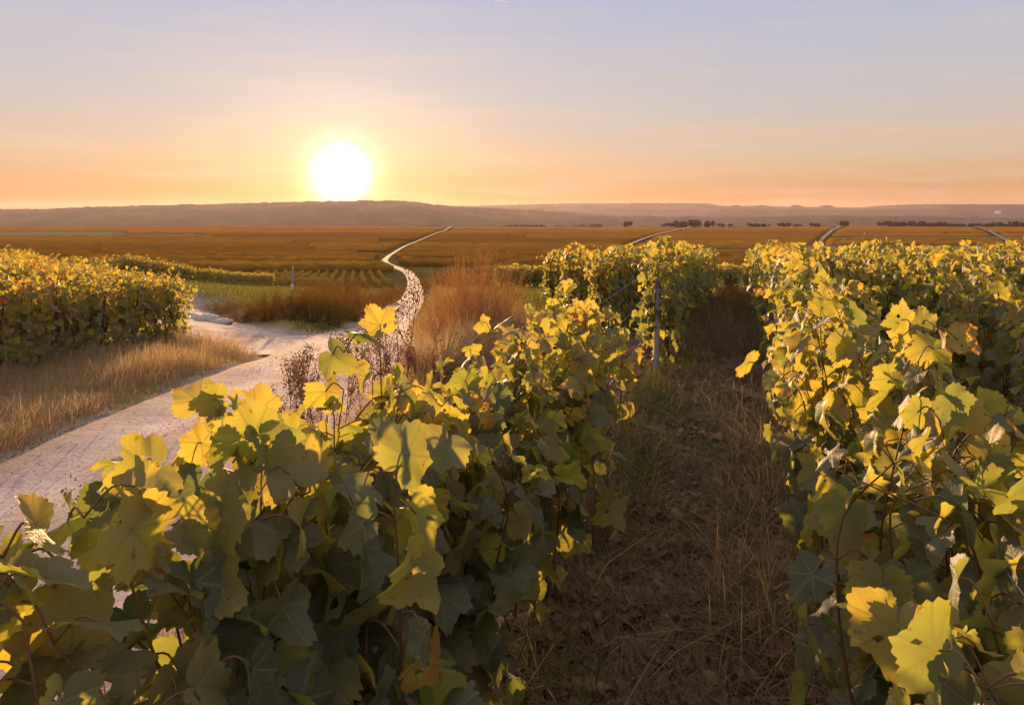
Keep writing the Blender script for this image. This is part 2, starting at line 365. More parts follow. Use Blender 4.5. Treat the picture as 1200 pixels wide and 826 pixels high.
# ------------------------------------------------------------------ ground sheet
def axis(step, flat, grow, end):
    v = [0.0]; s = step
    while v[-1] < end:
        v.append(v[-1]+s)
        if v[-1] > flat: s *= grow
    return np.array(v)
TRACKS = [[(at(735, 420), 420), (at(752, 560), 560), (at(775, 800), 800), (at(800, 1150), 1150), (at(812, 1500), 1500)],
          [(at(955, 380), 380), (at(966, 620), 620), (at(975, 1000), 1000), (at(984, 1500), 1500)],
          [(at(1190, 400), 400), (at(1172, 640), 640), (at(1158, 1000), 1000), (at(1143, 1500), 1500)]]
def plot_cells(plot):
    h = float(hash2(np.array(plot), np.array(4), 21)); return 1.7+1.6*h, h        # plots per unit bearing, offset
def plot_look(plot, cell):
    a = float(hash2(np.array(plot), np.array(cell), 5)); b = float(hash2(np.array(plot), np.array(cell), 6)); return a, b
def build_ground():
    xr = axis(.13, 9, 1.045, 12500); xs = np.concatenate([-xr[:0:-1], xr])-1.0
    yf = axis(.13, 16, 1.022, 12000); yb = axis(.3, 4, 1.25, 300); ys = np.concatenate([-yb[:0:-1], yf])
    X, Y = np.meshgrid(xs, ys)
    Z = ground(X, Y)-.055*road_mask(X, Y)*(Y < 90)
    V = np.stack([X, Y, Z], -1).reshape(-1, 3)
    ny, nx = X.shape; i = np.arange(ny-1)[:, None]*nx; j = np.arange(nx-1)[None]
    F = np.stack([i+j, i+j+1, i+nx+j+1, i+nx+j], -1).reshape(-1, 4)
    mb = MB(); mb.add(V, F); me = mb.mesh('ground', MAT['earth'])
    C = np.zeros((ny, nx, 4)); C[..., 3] = 1
    soil = np.array([.15, .092, .07]); tan = np.array([.24, .16, .085]); green = np.array([.17, .145, .035])
    C[..., :3] = soil
    def put(mask, c): C[..., :3] = C[..., :3]*(1-mask[..., None])+np.array(c)*mask[..., None]
    rx = road_x(Y); hw = road_hw(Y)
    put(sstep(0, .6, rx+hw+1.4-X)*(Y < 70), tan)                               # verges
    put(sstep(2.0, 3.0, side_dist(X, Y))*sstep(20, 24, Y-(-3.6-X)*.2)*sstep(0, 1.5, rx-hw-X)*(Y < 110), green)
    put(sstep(24, 34, Y)*sstep(1.0, 3.0, X-rx-hw)*(Y < 120), np.array([.20, .165, .04]))
    ch = (1-sstep(1.2, 3.2, side_dist(X, Y)+1.2*fbm(X*.6, Y*.6, 77, 3)))
    put(ch, (.34, .29, .26))
    put((1-sstep(1.0, 1.25, np.abs(X-rx)/hw+.25*fbm(X*1.5, Y*1.5, 31, 2)))*(Y < 45), (.30, .26, .23))
    far = sstep(70, 120, Y)
    # far plots: each strip of vineyard, stubble or meadow has its own colour
    yy = np.maximum(Y+.06*X, 61); sid = np.floor(np.log(yy/60)*7.0); hk = hash2(sid, sid*0+4, 21); cid = np.floor((X/yy+2+hk)*(1.7+1.6*hk))
    r1 = hash2(sid, cid, 5); r2 = hash2(sid, cid, 6); bare = ((r2 < .16)*(Y > 150))[..., None]
    pc = .62*np.stack([.15+.06*r1, .105+.035*r1+.02*r2, .036+.014*r2], -1)
    pc = pc*(1-bare)+bare*(np.array([.26, .185, .075])*r1[..., None]+np.array([.13, .125, .04])*(1-r1[..., None]))
    C[..., :3] = C[..., :3]*(1-far[..., None])+pc*far[..., None]
    put(sstep(1500, 1900, Y), (.10, .09, .06))
    a = me.color_attributes.new('gcol', 'FLOAT_COLOR', 'POINT'); a.data.foreach_set('color', C.reshape(-1, 4).astype(np.float32).ravel())
    return kind(link('ground', me), 'structure')
build_ground()

def strip(name, cx, cy, hw, lift, rut=0.0, n=9, lipdown=.09):
    """a track laid on the ground along a centre line"""
    P = np.stack([cx, cy], -1); T = np.gradient(P, axis=0); T /= np.linalg.norm(T, axis=1, keepdims=True)
    S = np.stack([T[:, 1], -T[:, 0]], -1); u = np.linspace(-1, 1, n)
    hw = np.broadcast_to(hw, cx.shape)
    wob = 1+.10*fbm(cy*.7, cy*0+3, 41, 3)*(np.abs(u[None])[0][:, None] > .9).T if False else 1
    XY = P[:, None]+S[:, None]*(u[None, :, None]*hw[:, None, None])*wob
    X, Y = XY[..., 0], XY[..., 1]
    Z = ground0(X, Y)+lift[:, None]+.025*fbm(X*1.3, Y*1.3, 55, 3)
    Z = Z - rut*np.exp(-((np.abs(u)-.52)/.16)**2)[None] - lipdown*(np.abs(u) > .985)[None]
    V = np.stack([X, Y, Z], -1); m = len(cx); i = np.arange(m-1)[:, None]*n; j = np.arange(n-1)[None]
    F = np.stack([i+j, i+j+1, i+n+j+1, i+n+j], -1).reshape(-1, 4)
    lco = np.zeros_like(V); lco[..., 0] = u[None]; lco[..., 1] = cy[:, None]
    mb = MB(); mb.add(V, F, .5, lco); return kind(mb.build(name, MAT['gravel']), 'structure')
def smooth_line(x, y, k):
    ker = np.hanning(k); ker /= ker.sum(); h = k//2
    def c(v):
        p = np.concatenate([v[0]-(v[1]-v[0])*np.arange(h, 0, -1), v, v[-1]+(v[-1]-v[-2])*np.arange(1, h+1)]); return np.convolve(p, ker, 'valid')
    return c(x), c(y)
ry = np.concatenate([np.arange(-6, 30, .25), 30*np.exp(np.linspace(0, math.log(1750/30), 360))])
rxs, _ = smooth_line(road_x(ry), ry, 21)
strip('road', rxs, ry, road_hw(ry)*1.03, .012+ry.clip(0)*.0009, rut=.035, n=25)
tt = np.linspace(0, len(SIDE)-1, 120); sx = np.interp(tt, np.arange(len(SIDE)), SIDE[:, 0]); sy = np.interp(tt, np.arange(len(SIDE)), SIDE[:, 1])
sx, sy = smooth_line(sx, sy, 15)
strip('side_track', sx, sy, np.linspace(2.1, 1.5, 120), np.full(120, .0), rut=.03, n=19)
def far_track(name, pts):
    pts = np.array(pts, float); t = np.linspace(0, len(pts)-1, 60)
    x = np.interp(t, np.arange(len(pts)), pts[:, 0]); y = np.interp(t, np.arange(len(pts)), pts[:, 1])
    strip(name, x, y, np.interp(y, [300, 1500], [1.1, 3.0]), .25+y*.0012, n=5)
for tr_pts in TRACKS: far_track('field_track', tr_pts)

# ------------------------------------------------------------------ far hills
def hill(name, dist, pts, depth, base, rough, mat, seed):
    """a wooded ridge: crest line given as (bearing in photo px, height in px above the eye), real width and slope"""
    px = np.arange(pts[0][0], pts[-1][0]+.1, .8)
    hh = np.interp(px, [p[0] for p in pts], [p[1] for p in pts])
    k = np.hanning(13); k /= k.sum(); hh = np.convolve(np.concatenate([np.full(6, hh[0]), hh, np.full(6, hh[-1])]), k, 'valid')
    crest = EYE+hh/FPX*dist
    x = (px-600)/FPX*dist
    n = 75; s = np.linspace(-1, 1, n)
    prof = np.clip(1-np.abs(s)**1.6, 0, 1); prof[n//2] = 1
    X = x[:, None]+0*s[None]; Y = dist+s[None]*depth+depth*.25*fbm(x/900, x*0+seed, seed, 3)[:, None]
    Z = base+(crest-base)[:, None]*prof[None]
    Z = Z+rough*prof[None]*fbm(X/42+seed, Y/60, seed, 3)+rough*.6*prof[None]*(vnoise(X/13, Y/22, seed+4)) + (crest-base)[:, None]*.10*fbm(X/700, Y/500, seed+7, 3)*(1-np.abs(s))[None]*(1-prof**6)[None]
    Z[:, 0] = base-20; Z[:, -1] = base-20
    V = np.stack([X, Y, Z], -1).reshape(-1, 3); m = len(px); i = np.arange(m-1)[:, None]*n; j = np.arange(n-1)[None]
    F = np.stack([i+j, i+n+j, i+n+j+1, i+j+1], -1).reshape(-1, 4)
    mb = MB(); mb.add(V, F); return kind(mb.build(name, mat), 'structure')
MAT['hill'] = plain_mat('wooded_hill', [(.35, (.028, .028, .012)), (.5, (.05, .043, .018)), (.64, (.085, .068, .03))], .0035, .95, use_tint=0)
hill('hill', 5200, [(-420, 2), (-200, 5), (0, 4.5), (60, 4.5), (130, 7.5), (200, 9.5), (300, 12.5), (400, 14), (460, 14.5), (485, 13.5), (510, 9.5), (545, 7.5), (580, 6), (650, 2), (720, -3), (790, -7)], 900, -84, 9, MAT['hill'], 3)
hill('hill', 9500, [(420, 4), (520, 8), (560, 8.5), (600, 9.8), (680, 11.6), (760, 12.0), (830, 11.8), (845, 9), (870, 8), (885, 9), (900, 8), (960, 7), (1010, 6.5), (1050, 9.5), (1090, 10.5), (1200, 10), (1400, 9), (1700, 8)], 1300, -84, 10, MAT['hill'], 8)
hill('hill', 7600, [(800, -4), (822, 3.5), (840, 5.0), (1000, 3.8), (1100, 5), (1102, 8.5), (1115, 9.5), (1160, 10), (1200, 10.5), (1300, 11), (1500, 9), (1700, 8)], 900, -84, 8, MAT['hill'], 14)
for px in (861, 893, 933, 969):                      # the row of small flat-topped knolls on the skyline
    hill('knoll', 9300, [(px-15, 2), (px-12, 6.6), (px-7, 8.2), (px-3, 9.8), (px+3, 9.8), (px+7, 8.4), (px+12, 6.8), (px+16, 2)], 200, -84, 3, MAT['hill'], px)
hill('hill', 4600, [(520, -4), (560, -2), (600, -3.2), (660, -4.5), (760, -3.8), (860, -5), (980, -3), (1080, -4), (1190, -6)], 500, -84, 9, MAT['hill'], 23)

# ------------------------------------------------------------------ leaf shapes
_LA = [0, 14, 25, 36, 48, 58, 70, 82, 93, 104, 118, 132, 146, 158, 168, 176, 180]
_LR = [1.0, .93, .83, .72, .80, .92, .86, .74, .68, .74, .78, .72, .62, .56, .46, .30, .05]
def leaf_template(n_out, rings, r, cup, fold, droop, wave, hole=0.0, teeth=0.13):
    """palmate leaf, petiole joint at the origin, tip to +y, radius about 1"""
    th = np.linspace(-180, 180, n_out+1)[:-1]
    rad = np.interp(np.abs(th), _LA, _LR); rad = rad**r.uniform(.75, 1.35)*(1+.04*np.interp(th, np.linspace(-180, 180, 13), r.standard_normal(13)))
    if n_out >= 40:
        ph = np.abs(th)*26/180
        tee = teeth*((ph % 1)-.45)*np.interp(np.abs(th), [0, 150, 180], [1, 1, 0])*(1+.5*r.standard_normal(len(th)))
    else: tee = 0*th
    rad = rad*(1+.05*r.standard_normal(3)[0]*np.sin(np.radians(th)*2+r.uniform(0, 6)))
    T = np.radians(th); ring = np.linspace(0, 1, rings+1)[1:]
    px = np.concatenate([[0]]+[np.sin(T)*rad*(1+tee*k**5)*k for k in ring]); pyy = np.concatenate([[0]]+[np.cos(T)*rad*(1+tee*k**5)*k for k in ring])
    rr = np.hypot(px, pyy)
    tt_ = np.arctan2(px, pyy)
    z = cup*rr**2+fold*np.abs(px)-droop*np.maximum(pyy, 0)**2-.25*droop*np.minimum(pyy, 0)**2
    z = z+wave*rr**2*np.sin(3*tt_+r.uniform(0, 6))+wave*.6*rr**3*np.sin(7*tt_+r.uniform(0, 6))
    V = np.stack([px, pyy, z], -1); lco = np.stack([px, pyy, 0*px], -1)
    j = np.arange(n_out); k = (j+1) % n_out
    F3 = np.stack([1+k, 1+j, 0*j], -1)
    F4 = np.concatenate([np.stack([1+q*n_out+j, 1+q*n_out+k, 1+(q+1)*n_out+k, 1+(q+1)*n_out+j], -1) for q in range(rings-1)]) if rings > 1 else np.zeros((0, 4), int)
    # leave the sinus behind the petiole open
    F3 = F3[np.abs(np.arange(n_out)-(n_out-.5)) > 1] if False else F3
    if hole and len(F4):
        c = V[F4].mean(1); keep = np.ones(len(F4), bool)
        for _ in range(r.integers(1, 3)):
            q = c[r.integers(0, len(c))]; keep &= np.hypot(c[:, 0]-q[0], c[:, 1]-q[1]) > hole*r.uniform(.6, 1.3)
        F4 = F4[keep]
    return V, lco, F3, F4
def templates(n_out, rings, count, seed, hole=0):
    r = np.random.default_rng(seed); o = []
    for i in range(count):
        o.append(leaf_template(n_out, rings, r, r.uniform(-.30, .18), r.uniform(-.12, .50), r.uniform(.05, .65), r.uniform(.07, .22), hole if i % 3 == 0 else 0))
    return o
TPL = {'near': templates(78, 5, 10, 1, .075), 'mid': templates(24, 2, 6, 2), 'far': templates(9, 1, 5, 3)}

def put_leaves(mb, tpl, pos, nrm, tip, size, tint, r, mi=0):
    """many leaves at once into one foliage mesh"""
    tipv = tip-nrm*np.sum(tip*nrm, 1, keepdims=True); tipv /= np.linalg.norm(tipv, axis=1, keepdims=True)+1e-9
    xv = np.cross(tipv, nrm)
    which = r.integers(0, len(tpl), len(pos))
    for k, (V, lco, F3, F4) in enumerate(tpl):
        s = np.where(which == k)[0]
        if len(s) == 0: continue
        flip = np.where(r.random(len(s)) < .5, -1.0, 1.0)
        W = pos[s][:, None]+size[s][:, None, None]*(V[None, :, 0:1]*xv[s][:, None]+V[None, :, 1:2]*tipv[s][:, None]+V[None, :, 2:3]*nrm[s][:, None])
        off = (np.arange(len(s))*len(V))[:, None, None]
        Fs = [(F3[None]+off).reshape(-1, 3)]
        if len(F4): Fs.append((F4[None]+off).reshape(-1, 4))
        mb.add(W, Fs, np.repeat(tint[s], len(V)), np.tile(lco[None], (len(s), 1, 1)), mi)

def unit(v): return v/(np.linalg.norm(v, axis=-1, keepdims=True)+1e-9)
def vine_parts(seed, lod, length=1.0, ztop=1.3, shoots=14, size=.075, half=.11, low=True, tint_mu=.42, ragged=0.0, taper=0.0):
    """one vine trained on its wires: returns leaf positions etc. and shoot paths, row along local x"""
    r = np.random.default_rng(seed)
    paths, P, Nn, Tp, S, Ti, pet = [], [], [], [], [], [], []
    step = {'near': .075, 'mid': .085, 'far': .10}[lod]
    for i in range(shoots):
        x0 = (i+.5)/shoots*length-length/2+r.normal(0, .04); y0 = r.normal(0, half*.5)
        top = ztop+r.normal(0, .055)+ragged*min(.05, r.normal(0, .09))-taper*max(0, -(x0/length))*1.0
        lean = r.normal(0, .10, 2); z0 = r.uniform(.38, .6)
        n = max(3, int((top-z0)/step)); t = np.linspace(0, 1, n+1)
        px = x0+lean[0]*t+.03*np.sin(t*6+r.uniform(0, 6)); py = y0+lean[1]*t*.7+.03*np.sin(t*5+r.uniform(0, 6))
        pz = z0+(top-z0)*t
        if r.random() < .35:                                   # the tip nods over
            b = np.maximum(t-.72, 0)/.28; d = r.choice([-1, 1]); py = py+d*.16*b**1.5; pz = pz-.10*b**2
        path = np.stack([px, py, pz], -1); paths.append(path)
        az0 = r.uniform(0, 6.28)
        for k in range(1, n+1):
            for rep in range(2 if r.random() < .48 else 1):
                side = 1 if (k+i+rep) % 2 else -1
                az = side*math.pi/2+r.normal(0, .65)
                out = np.array([math.cos(az), math.sin(az), 0])
                tk = t[k]
                pl = r.uniform(.05, .12)*(1-.4*tk)
                p0 = path[k]; p = p0+out*pl+np.array([0, 0, r.uniform(-.02, .05)])
                nn = out*r.uniform(.35, 1.1)+np.array([0, 0, r.uniform(.05, .95)])+r.normal(0, .30, 3)
                tp = out*r.uniform(0, .6)+np.array([0, 0, -r.uniform(.4, 1.1)])+r.normal(0, .35, 3)
                if tk > .88: tp = tp+np.array([0, 0, r.uniform(0, 1.3)])
                P.append(p); Nn.append(nn); Tp.append(tp); S.append(size*r.uniform(.62, 1.22)*(1-.38*tk**2))
                Ti.append(np.clip(r.normal(tint_mu-.03+.18*tk, .17), 0, .88) if r.random() > .002 else r.uniform(.9, 1))
                pet.append((p0, p))
    if low:
        for k in range(int(34*length*int(low))):
            az = r.choice([-1, 1])*math.pi/2+r.normal(0, .5); out = np.array([math.cos(az), math.sin(az), 0])
            p = np.array([r.uniform(-length/2, length/2), 0, r.uniform(.12, .62)])+out*r.uniform(.05, .2)
            P.append(p); Nn.append(out+np.array([0, 0, r.uniform(0, .8)])+r.normal(0, .3, 3)); Tp.append(np.array([0, 0, -1])+r.normal(0, .4, 3))
            S.append(size*r.uniform(.6, 1.1)); Ti.append(np.clip(r.normal(tint_mu-.04, .14), 0, .95)); pet.append((p-out*.1, p))
    return (paths, np.array(P), unit(np.array(Nn)), unit(np.array(Tp)), np.array(S), np.array(Ti), pet, r)

def trunk_mesh(seed):
    r = np.random.default_rng(seed); mb = MB()
    z = np.linspace(-.08, .50, 9)
    P = np.stack([np.cumsum(r.normal(0, .013, 9)), np.cumsum(r.normal(0, .010, 9)), z], -1)
    tube(mb, P, np.linspace(.036, .024, 9)*(1+.15*r.standard_normal(9)), 8, .5)
    for s in (-1, 1):
        t = np.linspace(0, 1, 7); e = P[-1]
        tube(mb, np.stack([e[0]+s*.46*t, e[1]+.02*np.sin(t*5), e[2]+.07*np.sin(t*2.2)-.02], -1), np.linspace(.018, .009, 7), 6, .6)
    return mb.mesh('trunk', MAT['bark'])
def curve(P, k=4):
    P = np.asarray(P, float); Q = np.concatenate([2*P[:1]-P[1:2], P, 2*P[-1:]-P[-2:-1]]); o = []
    for i in range(len(P)-1):
        a, b, c, d = Q[i:i+4]
        for t in np.arange(k)/k: o.append(.5*(2*b+(c-a)*t+(2*a-5*b+4*c-d)*t*t+(3*b-a-3*c+d)*t**3))
    o.append(P[-1]); return np.array(o)
def make_vine_meshes(seed, lod, **kw):
    paths, P, Nn, Tp, S, Ti, pet, r = vine_parts(seed, lod, **kw)
    f = MB(); put_leaves(f, TPL[lod], P, Nn, Tp, S, Ti, r)
    fol = f.mesh('foliage', MAT['leaf_near' if lod != 'far' else 'leaf_far'])
    c = MB()
    for p in paths:
        q = curve(p[::2] if len(p) > 5 else p, 4) if lod == 'near' else (p[::3] if len(p) > 6 else p)
        tube(c, q, np.linspace(.0042, .0016, len(q)), 6 if lod == 'near' else 3, .4)
    if lod != 'far':
        for a, b in pet[:: (1 if lod == 'near' else 2)]:
            m = a*.45+b*.55+np.array([0, 0, .018]); q = curve(np.stack([a, m, b]), 3) if lod == 'near' else np.stack([a, m, b])
            tube(c, q, .0016, 5 if lod == 'near' else 3, r.uniform(.2, .9))
    return fol, c.mesh('shoots', MAT['shoot'])
NEAR = [make_vine_meshes(100+i, 'near', size=.090, shoots=20, ragged=.5, half=.15, tint_mu=.35) for i in range(4)]
MID = [make_vine_meshes(200+i, 'mid', size=.084, shoots=22, half=.15) for i in range(5)]
FAR = [make_vine_meshes(300+i, 'far', size=.098, shoots=20, half=.16, tint_mu=.46) for i in range(5)]
GOLD = [make_vine_meshes(330+i, 'far', size=.098, shoots=21, half=.17, tint_mu=.55, low=2) for i in range(5)]
TRUNKS = [trunk_mesh(400+i) for i in range(4)]

ROW_ANG = math.atan2(1.0, 0.30)         # rows of the main plot run this way (x grows .30 per metre forward)
vine_count = 0
def vine(x, y, ang, label, group, scale=1.0, meshes=None, lod=None):
    """one grapevine: trunk, shoots, foliage"""
    global vine_count
    d = math.hypot(x, y); i = vine_count; vine_count += 1
    if lod is None: lod = 'near' if d < 5.2 else ('mid' if d < 13 else 'far')
    ms = meshes or {'near': NEAR, 'mid': MID, 'far': FAR}[lod][int(rng.integers(0, {'near': 4, 'mid': 5, 'far': 5}[lod]))]
    z = float(ground(x, y)); rz = ang+(math.pi if rng.random() < .5 and meshes is None else 0)
    t = thing('grapevine', (x, y, z), label, 'grapevine', group, rz)
    t.scale = (1, 1, scale*float(U(.95, 1.05)))
    link('trunk', TRUNKS[i % 4], t); link('foliage', ms[0], t); link('shoots', ms[1], t)
    return t
def rowx(c, y): return c+.30*y
# near hedge on the left of the aisle: four vines of their own
def hero(seed, **kw): return make_vine_meshes(seed, 'near', **kw)
L_LAB = ['low drooping grapevine at the lower left corner, hanging over the gravel',
         'big dark leaved grapevine at the front, half hiding the gravel road',
         'grapevine above the roadside weeds, third from the front of the short hedge',
         'grapevine with sunlit yellow top leaves, before the middle of the short hedge',
         'grapevine beyond the middle of the short hedge, above the trampled aisle',
         'grapevine at the far end of the short hedge, before the bare post']
L_C = -.92
heroL = [hero(500, length=.5, shoots=15, size=.092, ztop=.74, half=.20, tint_mu=.26, ragged=.3),
         hero(501, length=.7, shoots=30, size=.096, ztop=1.32, half=.20, tint_mu=.33, ragged=.8, low=2),
         hero(502, length=.85, shoots=32, size=.094, ztop=1.16, half=.22, tint_mu=.36, ragged=.8, low=2),
         hero(503, length=.9, shoots=22, size=.090, ztop=1.17, half=.22, tint_mu=.42, ragged=.8),
         hero(504, length=.95, shoots=24, size=.084, ztop=1.17, half=.19, tint_mu=.45, ragged=.8),
         hero(505, length=1.0, shoots=26, size=.080, ztop=1.16, half=.19, tint_mu=.46, ragged=.7)]
for k, (x, y, m) in enumerate(zip((-.55, -.43, -.32, -.10, .14, .36), (1.02, 1.28, 1.85, 2.6, 3.4, 4.2), heroL)):
    vine(x, y, ROW_ANG, L_LAB[k], 'near grapevines beside the road', meshes=m)
# right of the aisle
R_LAB = ['large leaved grapevine at the lower right corner with broad yellow leaves',
         'grapevine on the right edge of the aisle with grey green shaded leaves',
         'grapevine on the right of the aisle covered in glowing yellow leaves',
         'third grapevine back along the right hedge, lit through on its aisle side']
for k, y in enumerate(np.arange(.95, 21.6, 1.0)):
    lab = R_LAB[k] if k < 4 else 'leafy grapevine further back in the hedge right of the dark aisle'
    vine(rowx(.42, y), y, ROW_ANG, lab, 'grapevines in the hedge right of the aisle')
words = ['second', 'third', 'fourth', 'fifth', 'sixth', 'seventh', 'eighth', 'ninth']
for i, c in enumerate((1.72, 3.02, 4.32, 5.62, 6.92)):
    y0 = max(2.2, (c-.3)/(.70-.30))
    for y in np.arange(y0, 22, 1.0):
        vine(rowx(c, y), y, ROW_ANG, 'grapevine in the %s hedge to the right of the aisle' % words[i], 'grapevines in the %s hedge right of the aisle' % words[i])
# left of the aisle beyond the gap, each row starting further along the road
for k in range(5):
    c = L_C-1.3*k; y0 = (2.85+1.3*k)/.354+.35
    for j, y in enumerate(np.arange(y0, 22, 1.0)):
        if k == 0: lab = 'yellow topped grapevine beside the tall bare post' if j == 0 else 'grapevine in the shaded hedge running back from the bare post'
        else: lab = ('end grapevine of the %s hedge back from the bare post, on its grassy side' if j == 0 else 'grapevine inside the %s hedge back from the bare post') % words[k-1]
        vine(rowx(c, y), y, ROW_ANG, lab, 'grapevines in the hedges behind the bare post')
# next plot, beyond the gap: ends of its rows stand dark against the bright field
for i in range(15):
    x0 = -.6+i*1.0; y0 = 43-.25*i
    for j in range(3):
        y = y0+j; lab = 'dark grapevine at the near end of a row in the plot beyond the gap' if j == 0 else 'grapevine behind a dark row end in the plot beyond the gap'
        vine(x0+.30*j, y, ROW_ANG, lab, 'grapevines of the plot beyond the gap').scale.y = 1.9
# plot across the road on the left
for i in range(17):
    x = -7.5-1.2*i; y1 = 17.2+1.55*i; y0 = max(8.6, 1.40*abs(x)-1.0)
    for j, y in enumerate(np.arange(y1, y0, -1.0)):
        if i == 0: lab = 'corner grapevine of the plot across the road, by the chalky junction' if j == 0 else 'grapevine in the front hedge of the plot across the road'
        else: lab = 'golden topped grapevine inside the plot across the road'
        vine(x+.03*float(rng.normal()), y, R(90), lab, 'grapevines across the road, front hedge' if i == 0 else 'grapevines across the road, inner hedges', meshes=GOLD[int(rng.integers(0, 5))])
# long hedge behind the meadow
for y in np.concatenate([np.arange(38, 62, 1.05), np.arange(62, 92, 1.25)]):
    x = -22.4-(y-43)*.125
    vine(x, y, R(94), 'grapevine of the long low hedge behind the green meadow', 'grapevines behind the green meadow', meshes=GOLD[int(rng.integers(0, 5))])
print('vines', vine_count)

# ------------------------------------------------------------------ distant vineyard rows
MAT['rows'] = None
def rows_mat():
    m, t = new_mat('vine_row_foliage'); L = t.links
    out = N(t, 'ShaderNodeOutputMaterial'); g = N(t, 'ShaderNodeNewGeometry')
    nz = N(t, 'ShaderNodeTexNoise', i_Scale=.9, i_Detail=5.0, i_Roughness=.7); L.new(g.outputs['Position'], nz.inputs['Vector'])
    f = M(t, 'ADD', M(t, 'MULTIPLY', attr(t, 'tint').outputs['Fac'], .6), M(t, 'MULTIPLY', nz.outputs[0], .5))
    c = ramp(t, f, [(.2, (.06, .058, .018)), (.5, (.145, .11, .03)), (.8, (.28, .19, .045))])
    p = N(t, 'ShaderNodeBsdfDiffuse'); L.new(c, p.inputs[0])
    tr = N(t, 'ShaderNodeBsdfTranslucent', i_Color=(.72, .46, .08, 1))
    mx = N(t, 'ShaderNodeMixShader', i_0=.45); L.new(p.outputs[0], mx.inputs[1]); L.new(tr.outputs[0], mx.inputs[2])
    L.new(mx.outputs[0], out.inputs[0]); return m
MAT['rows'] = rows_mat()
def row_strip(mb, ax, ay, bx, by, step, h=1.15, w=.32, tint=.5):
    n = max(3, int(math.hypot(bx-ax, by-ay)/step)); t = np.linspace(0, 1, n)
    x = ax+(bx-ax)*t; y = ay+(by-ay)*t
    sx_, sy_ = -(by-ay), (bx-ax); l = math.hypot(sx_, sy_); sx_ /= l; sy_ /= l
    gz = ground0(x, y)
    hv = h*(1+.16*rng.standard_normal(n)); wv = w*(1+.25*rng.standard_normal(n)); off = .08*rng.standard_normal(n)*w/.32
    rings = []
    for s, zf in ((-.7, .05), (-1, .55), (-.55, .95), (.55, .97), (1, .55), (.7, .05)):
        q = s*wv*(1+.2*rng.standard_normal(n))+off
        rings.append(np.stack([x+sx_*q, y+sy_*q, gz+zf*hv*(1+.05*rng.standard_normal(n))], -1))
    V = np.stack(rings, 1); k = 6; i = np.arange(n-1)[:, None]*k; j = np.arange(k-1)[None]
    F = np.stack([i+j, i+k+j, i+k+j+1, i+j+1], -1).reshape(-1, 4)
    cap = [np.arange(k)[None], (np.arange(k)+(n-1)*k)[None, ::-1]]
    mb.add(V, [F]+cap, np.clip(np.repeat(tint+.12*rng.standard_normal(n), k), 0, 1))
# the young plot under the sun whose rows fan down to the road
for i in range(15):
    mb = MB(); o = 1.65*i
    row_strip(mb, -14.6-o, 94, -14.6-o-11.5, 150, .6, h=.9, w=.27, tint=.95)
    t = mb.build('vine_row', MAT['rows'])
    t['label'] = 'vine row nearest the road bend in the fanned plot below the sun' if i == 0 else 'one of the thin parallel vine rows fanning up toward the setting sun'
    t['category'] = 'vine row'; t['group'] = 'vine rows fanning up below the sun'
def far_rows():
    mb = MB()
    # right of the road, running along it
    for i in range(16):
        a = 2.4+1.3*i; y0 = 62+i*1.2; y1 = 128
        row_strip(mb, float(road_x(y0))+a, y0, float(road_x(y1))+a+2.0, y1, .8, tint=.45)
    # across the slope
    y = 158.0
    while y < 1480:
        s = 1.3+(y-158)/95
        plot = math.floor(math.log(y/60)*7.0); k_, h_ = plot_cells(plot)
        cuts = []
        for tx, ty in [(rxs, ry)]+[(np.array(q)[:, 0], np.array(q)[:, 1]) for q in TRACKS]:
            xt = float(np.interp(y, ty, tx)); xt = float(np.interp(y-.06*xt, ty, tx))
            if y-.06*xt > ty[0]-25: cuts.append((xt-2.2-y*.005, xt+2.2+y*.005))
        for cell in range(-2, 40):
            a = (cell/k_-2-h_)*y; b = ((cell+1)/k_-2-h_)*y
            if b < -.74*y or a > .74*y: continue
            a = max(a, -.74*y); b = min(b, .74*y)
            t1, t2 = plot_look(plot, cell)
            if t2 < .16: continue
            segs = [(a, b)]
            for c0, c1 in cuts:
                segs = [q for (p0, p1) in segs for q in ((p0, min(p1, c0)), (max(p0, c1), p1)) if q[1]-q[0] > 25]
            for p0, p1 in segs:
                row_strip(mb, p0, y-p0*.06, p1, y-p1*.06, max(.9, y/110), h=1.05+.5*t2, w=.34, tint=.02+.9*t1)
        y += s
    return kind(mb.build('vineyard_rows', MAT['rows']), 'stuff')
far_rows()

# ------------------------------------------------------------------ posts and stakes
def post(x, y, h, label, group, mat='wood', r=.032, lean=(0, 0), name='trellis_post'):
    z = float(ground(x, y)); t = thing(name, (x, y, z), label, 'post', group)
    a = MB(); P = np.stack([np.linspace(0, lean[0], 7), np.linspace(0, lean[1], 7), np.linspace(-.15, h, 7)], -1)
    tube(a, P, r*(1+.04*rng.standard_normal(7)), 9, .5); a.build('stake', MAT[mat], t)
    for zz in (.45, .80, 1.05):
        if zz < h:
            b = MB()
            th = np.linspace(0, 2*math.pi, 9); q = lean[0]*zz/h
            tube(b, np.stack([q+np.cos(th)*(r+.004), lean[1]*zz/h+np.sin(th)*(r+.004), zz+.004*np.sin(3*th)], -1), .0035, 4)
            b.build('wire_tie', MAT['steel'], t)
    return t
post(1.50, 8.0, 1.04, 'tall bare grey stake at the end of the shaded hedge beside the dark aisle', 'trellis posts', r=.03, lean=(.02, 0))
for j, (x, y, h, lx) in enumerate(((-7.47, 11.2, 1.25, .03), (-7.47, 12.6, 1.3, -.04), (-7.47, 13.9, 1.2, .09), (-7.47, 15.2, 1.25, .05), (-7.47, 16.6, 1.28, -.10))):
    post(x, y, h, 'dark weathered stake in the front hedge across the road', 'stakes across the road', mat='bark', r=.017, lean=(lx, .05))
post(-22.6, 52, 1.5, 'stake standing against the long hedge behind the meadow', 'trellis posts', r=.04)
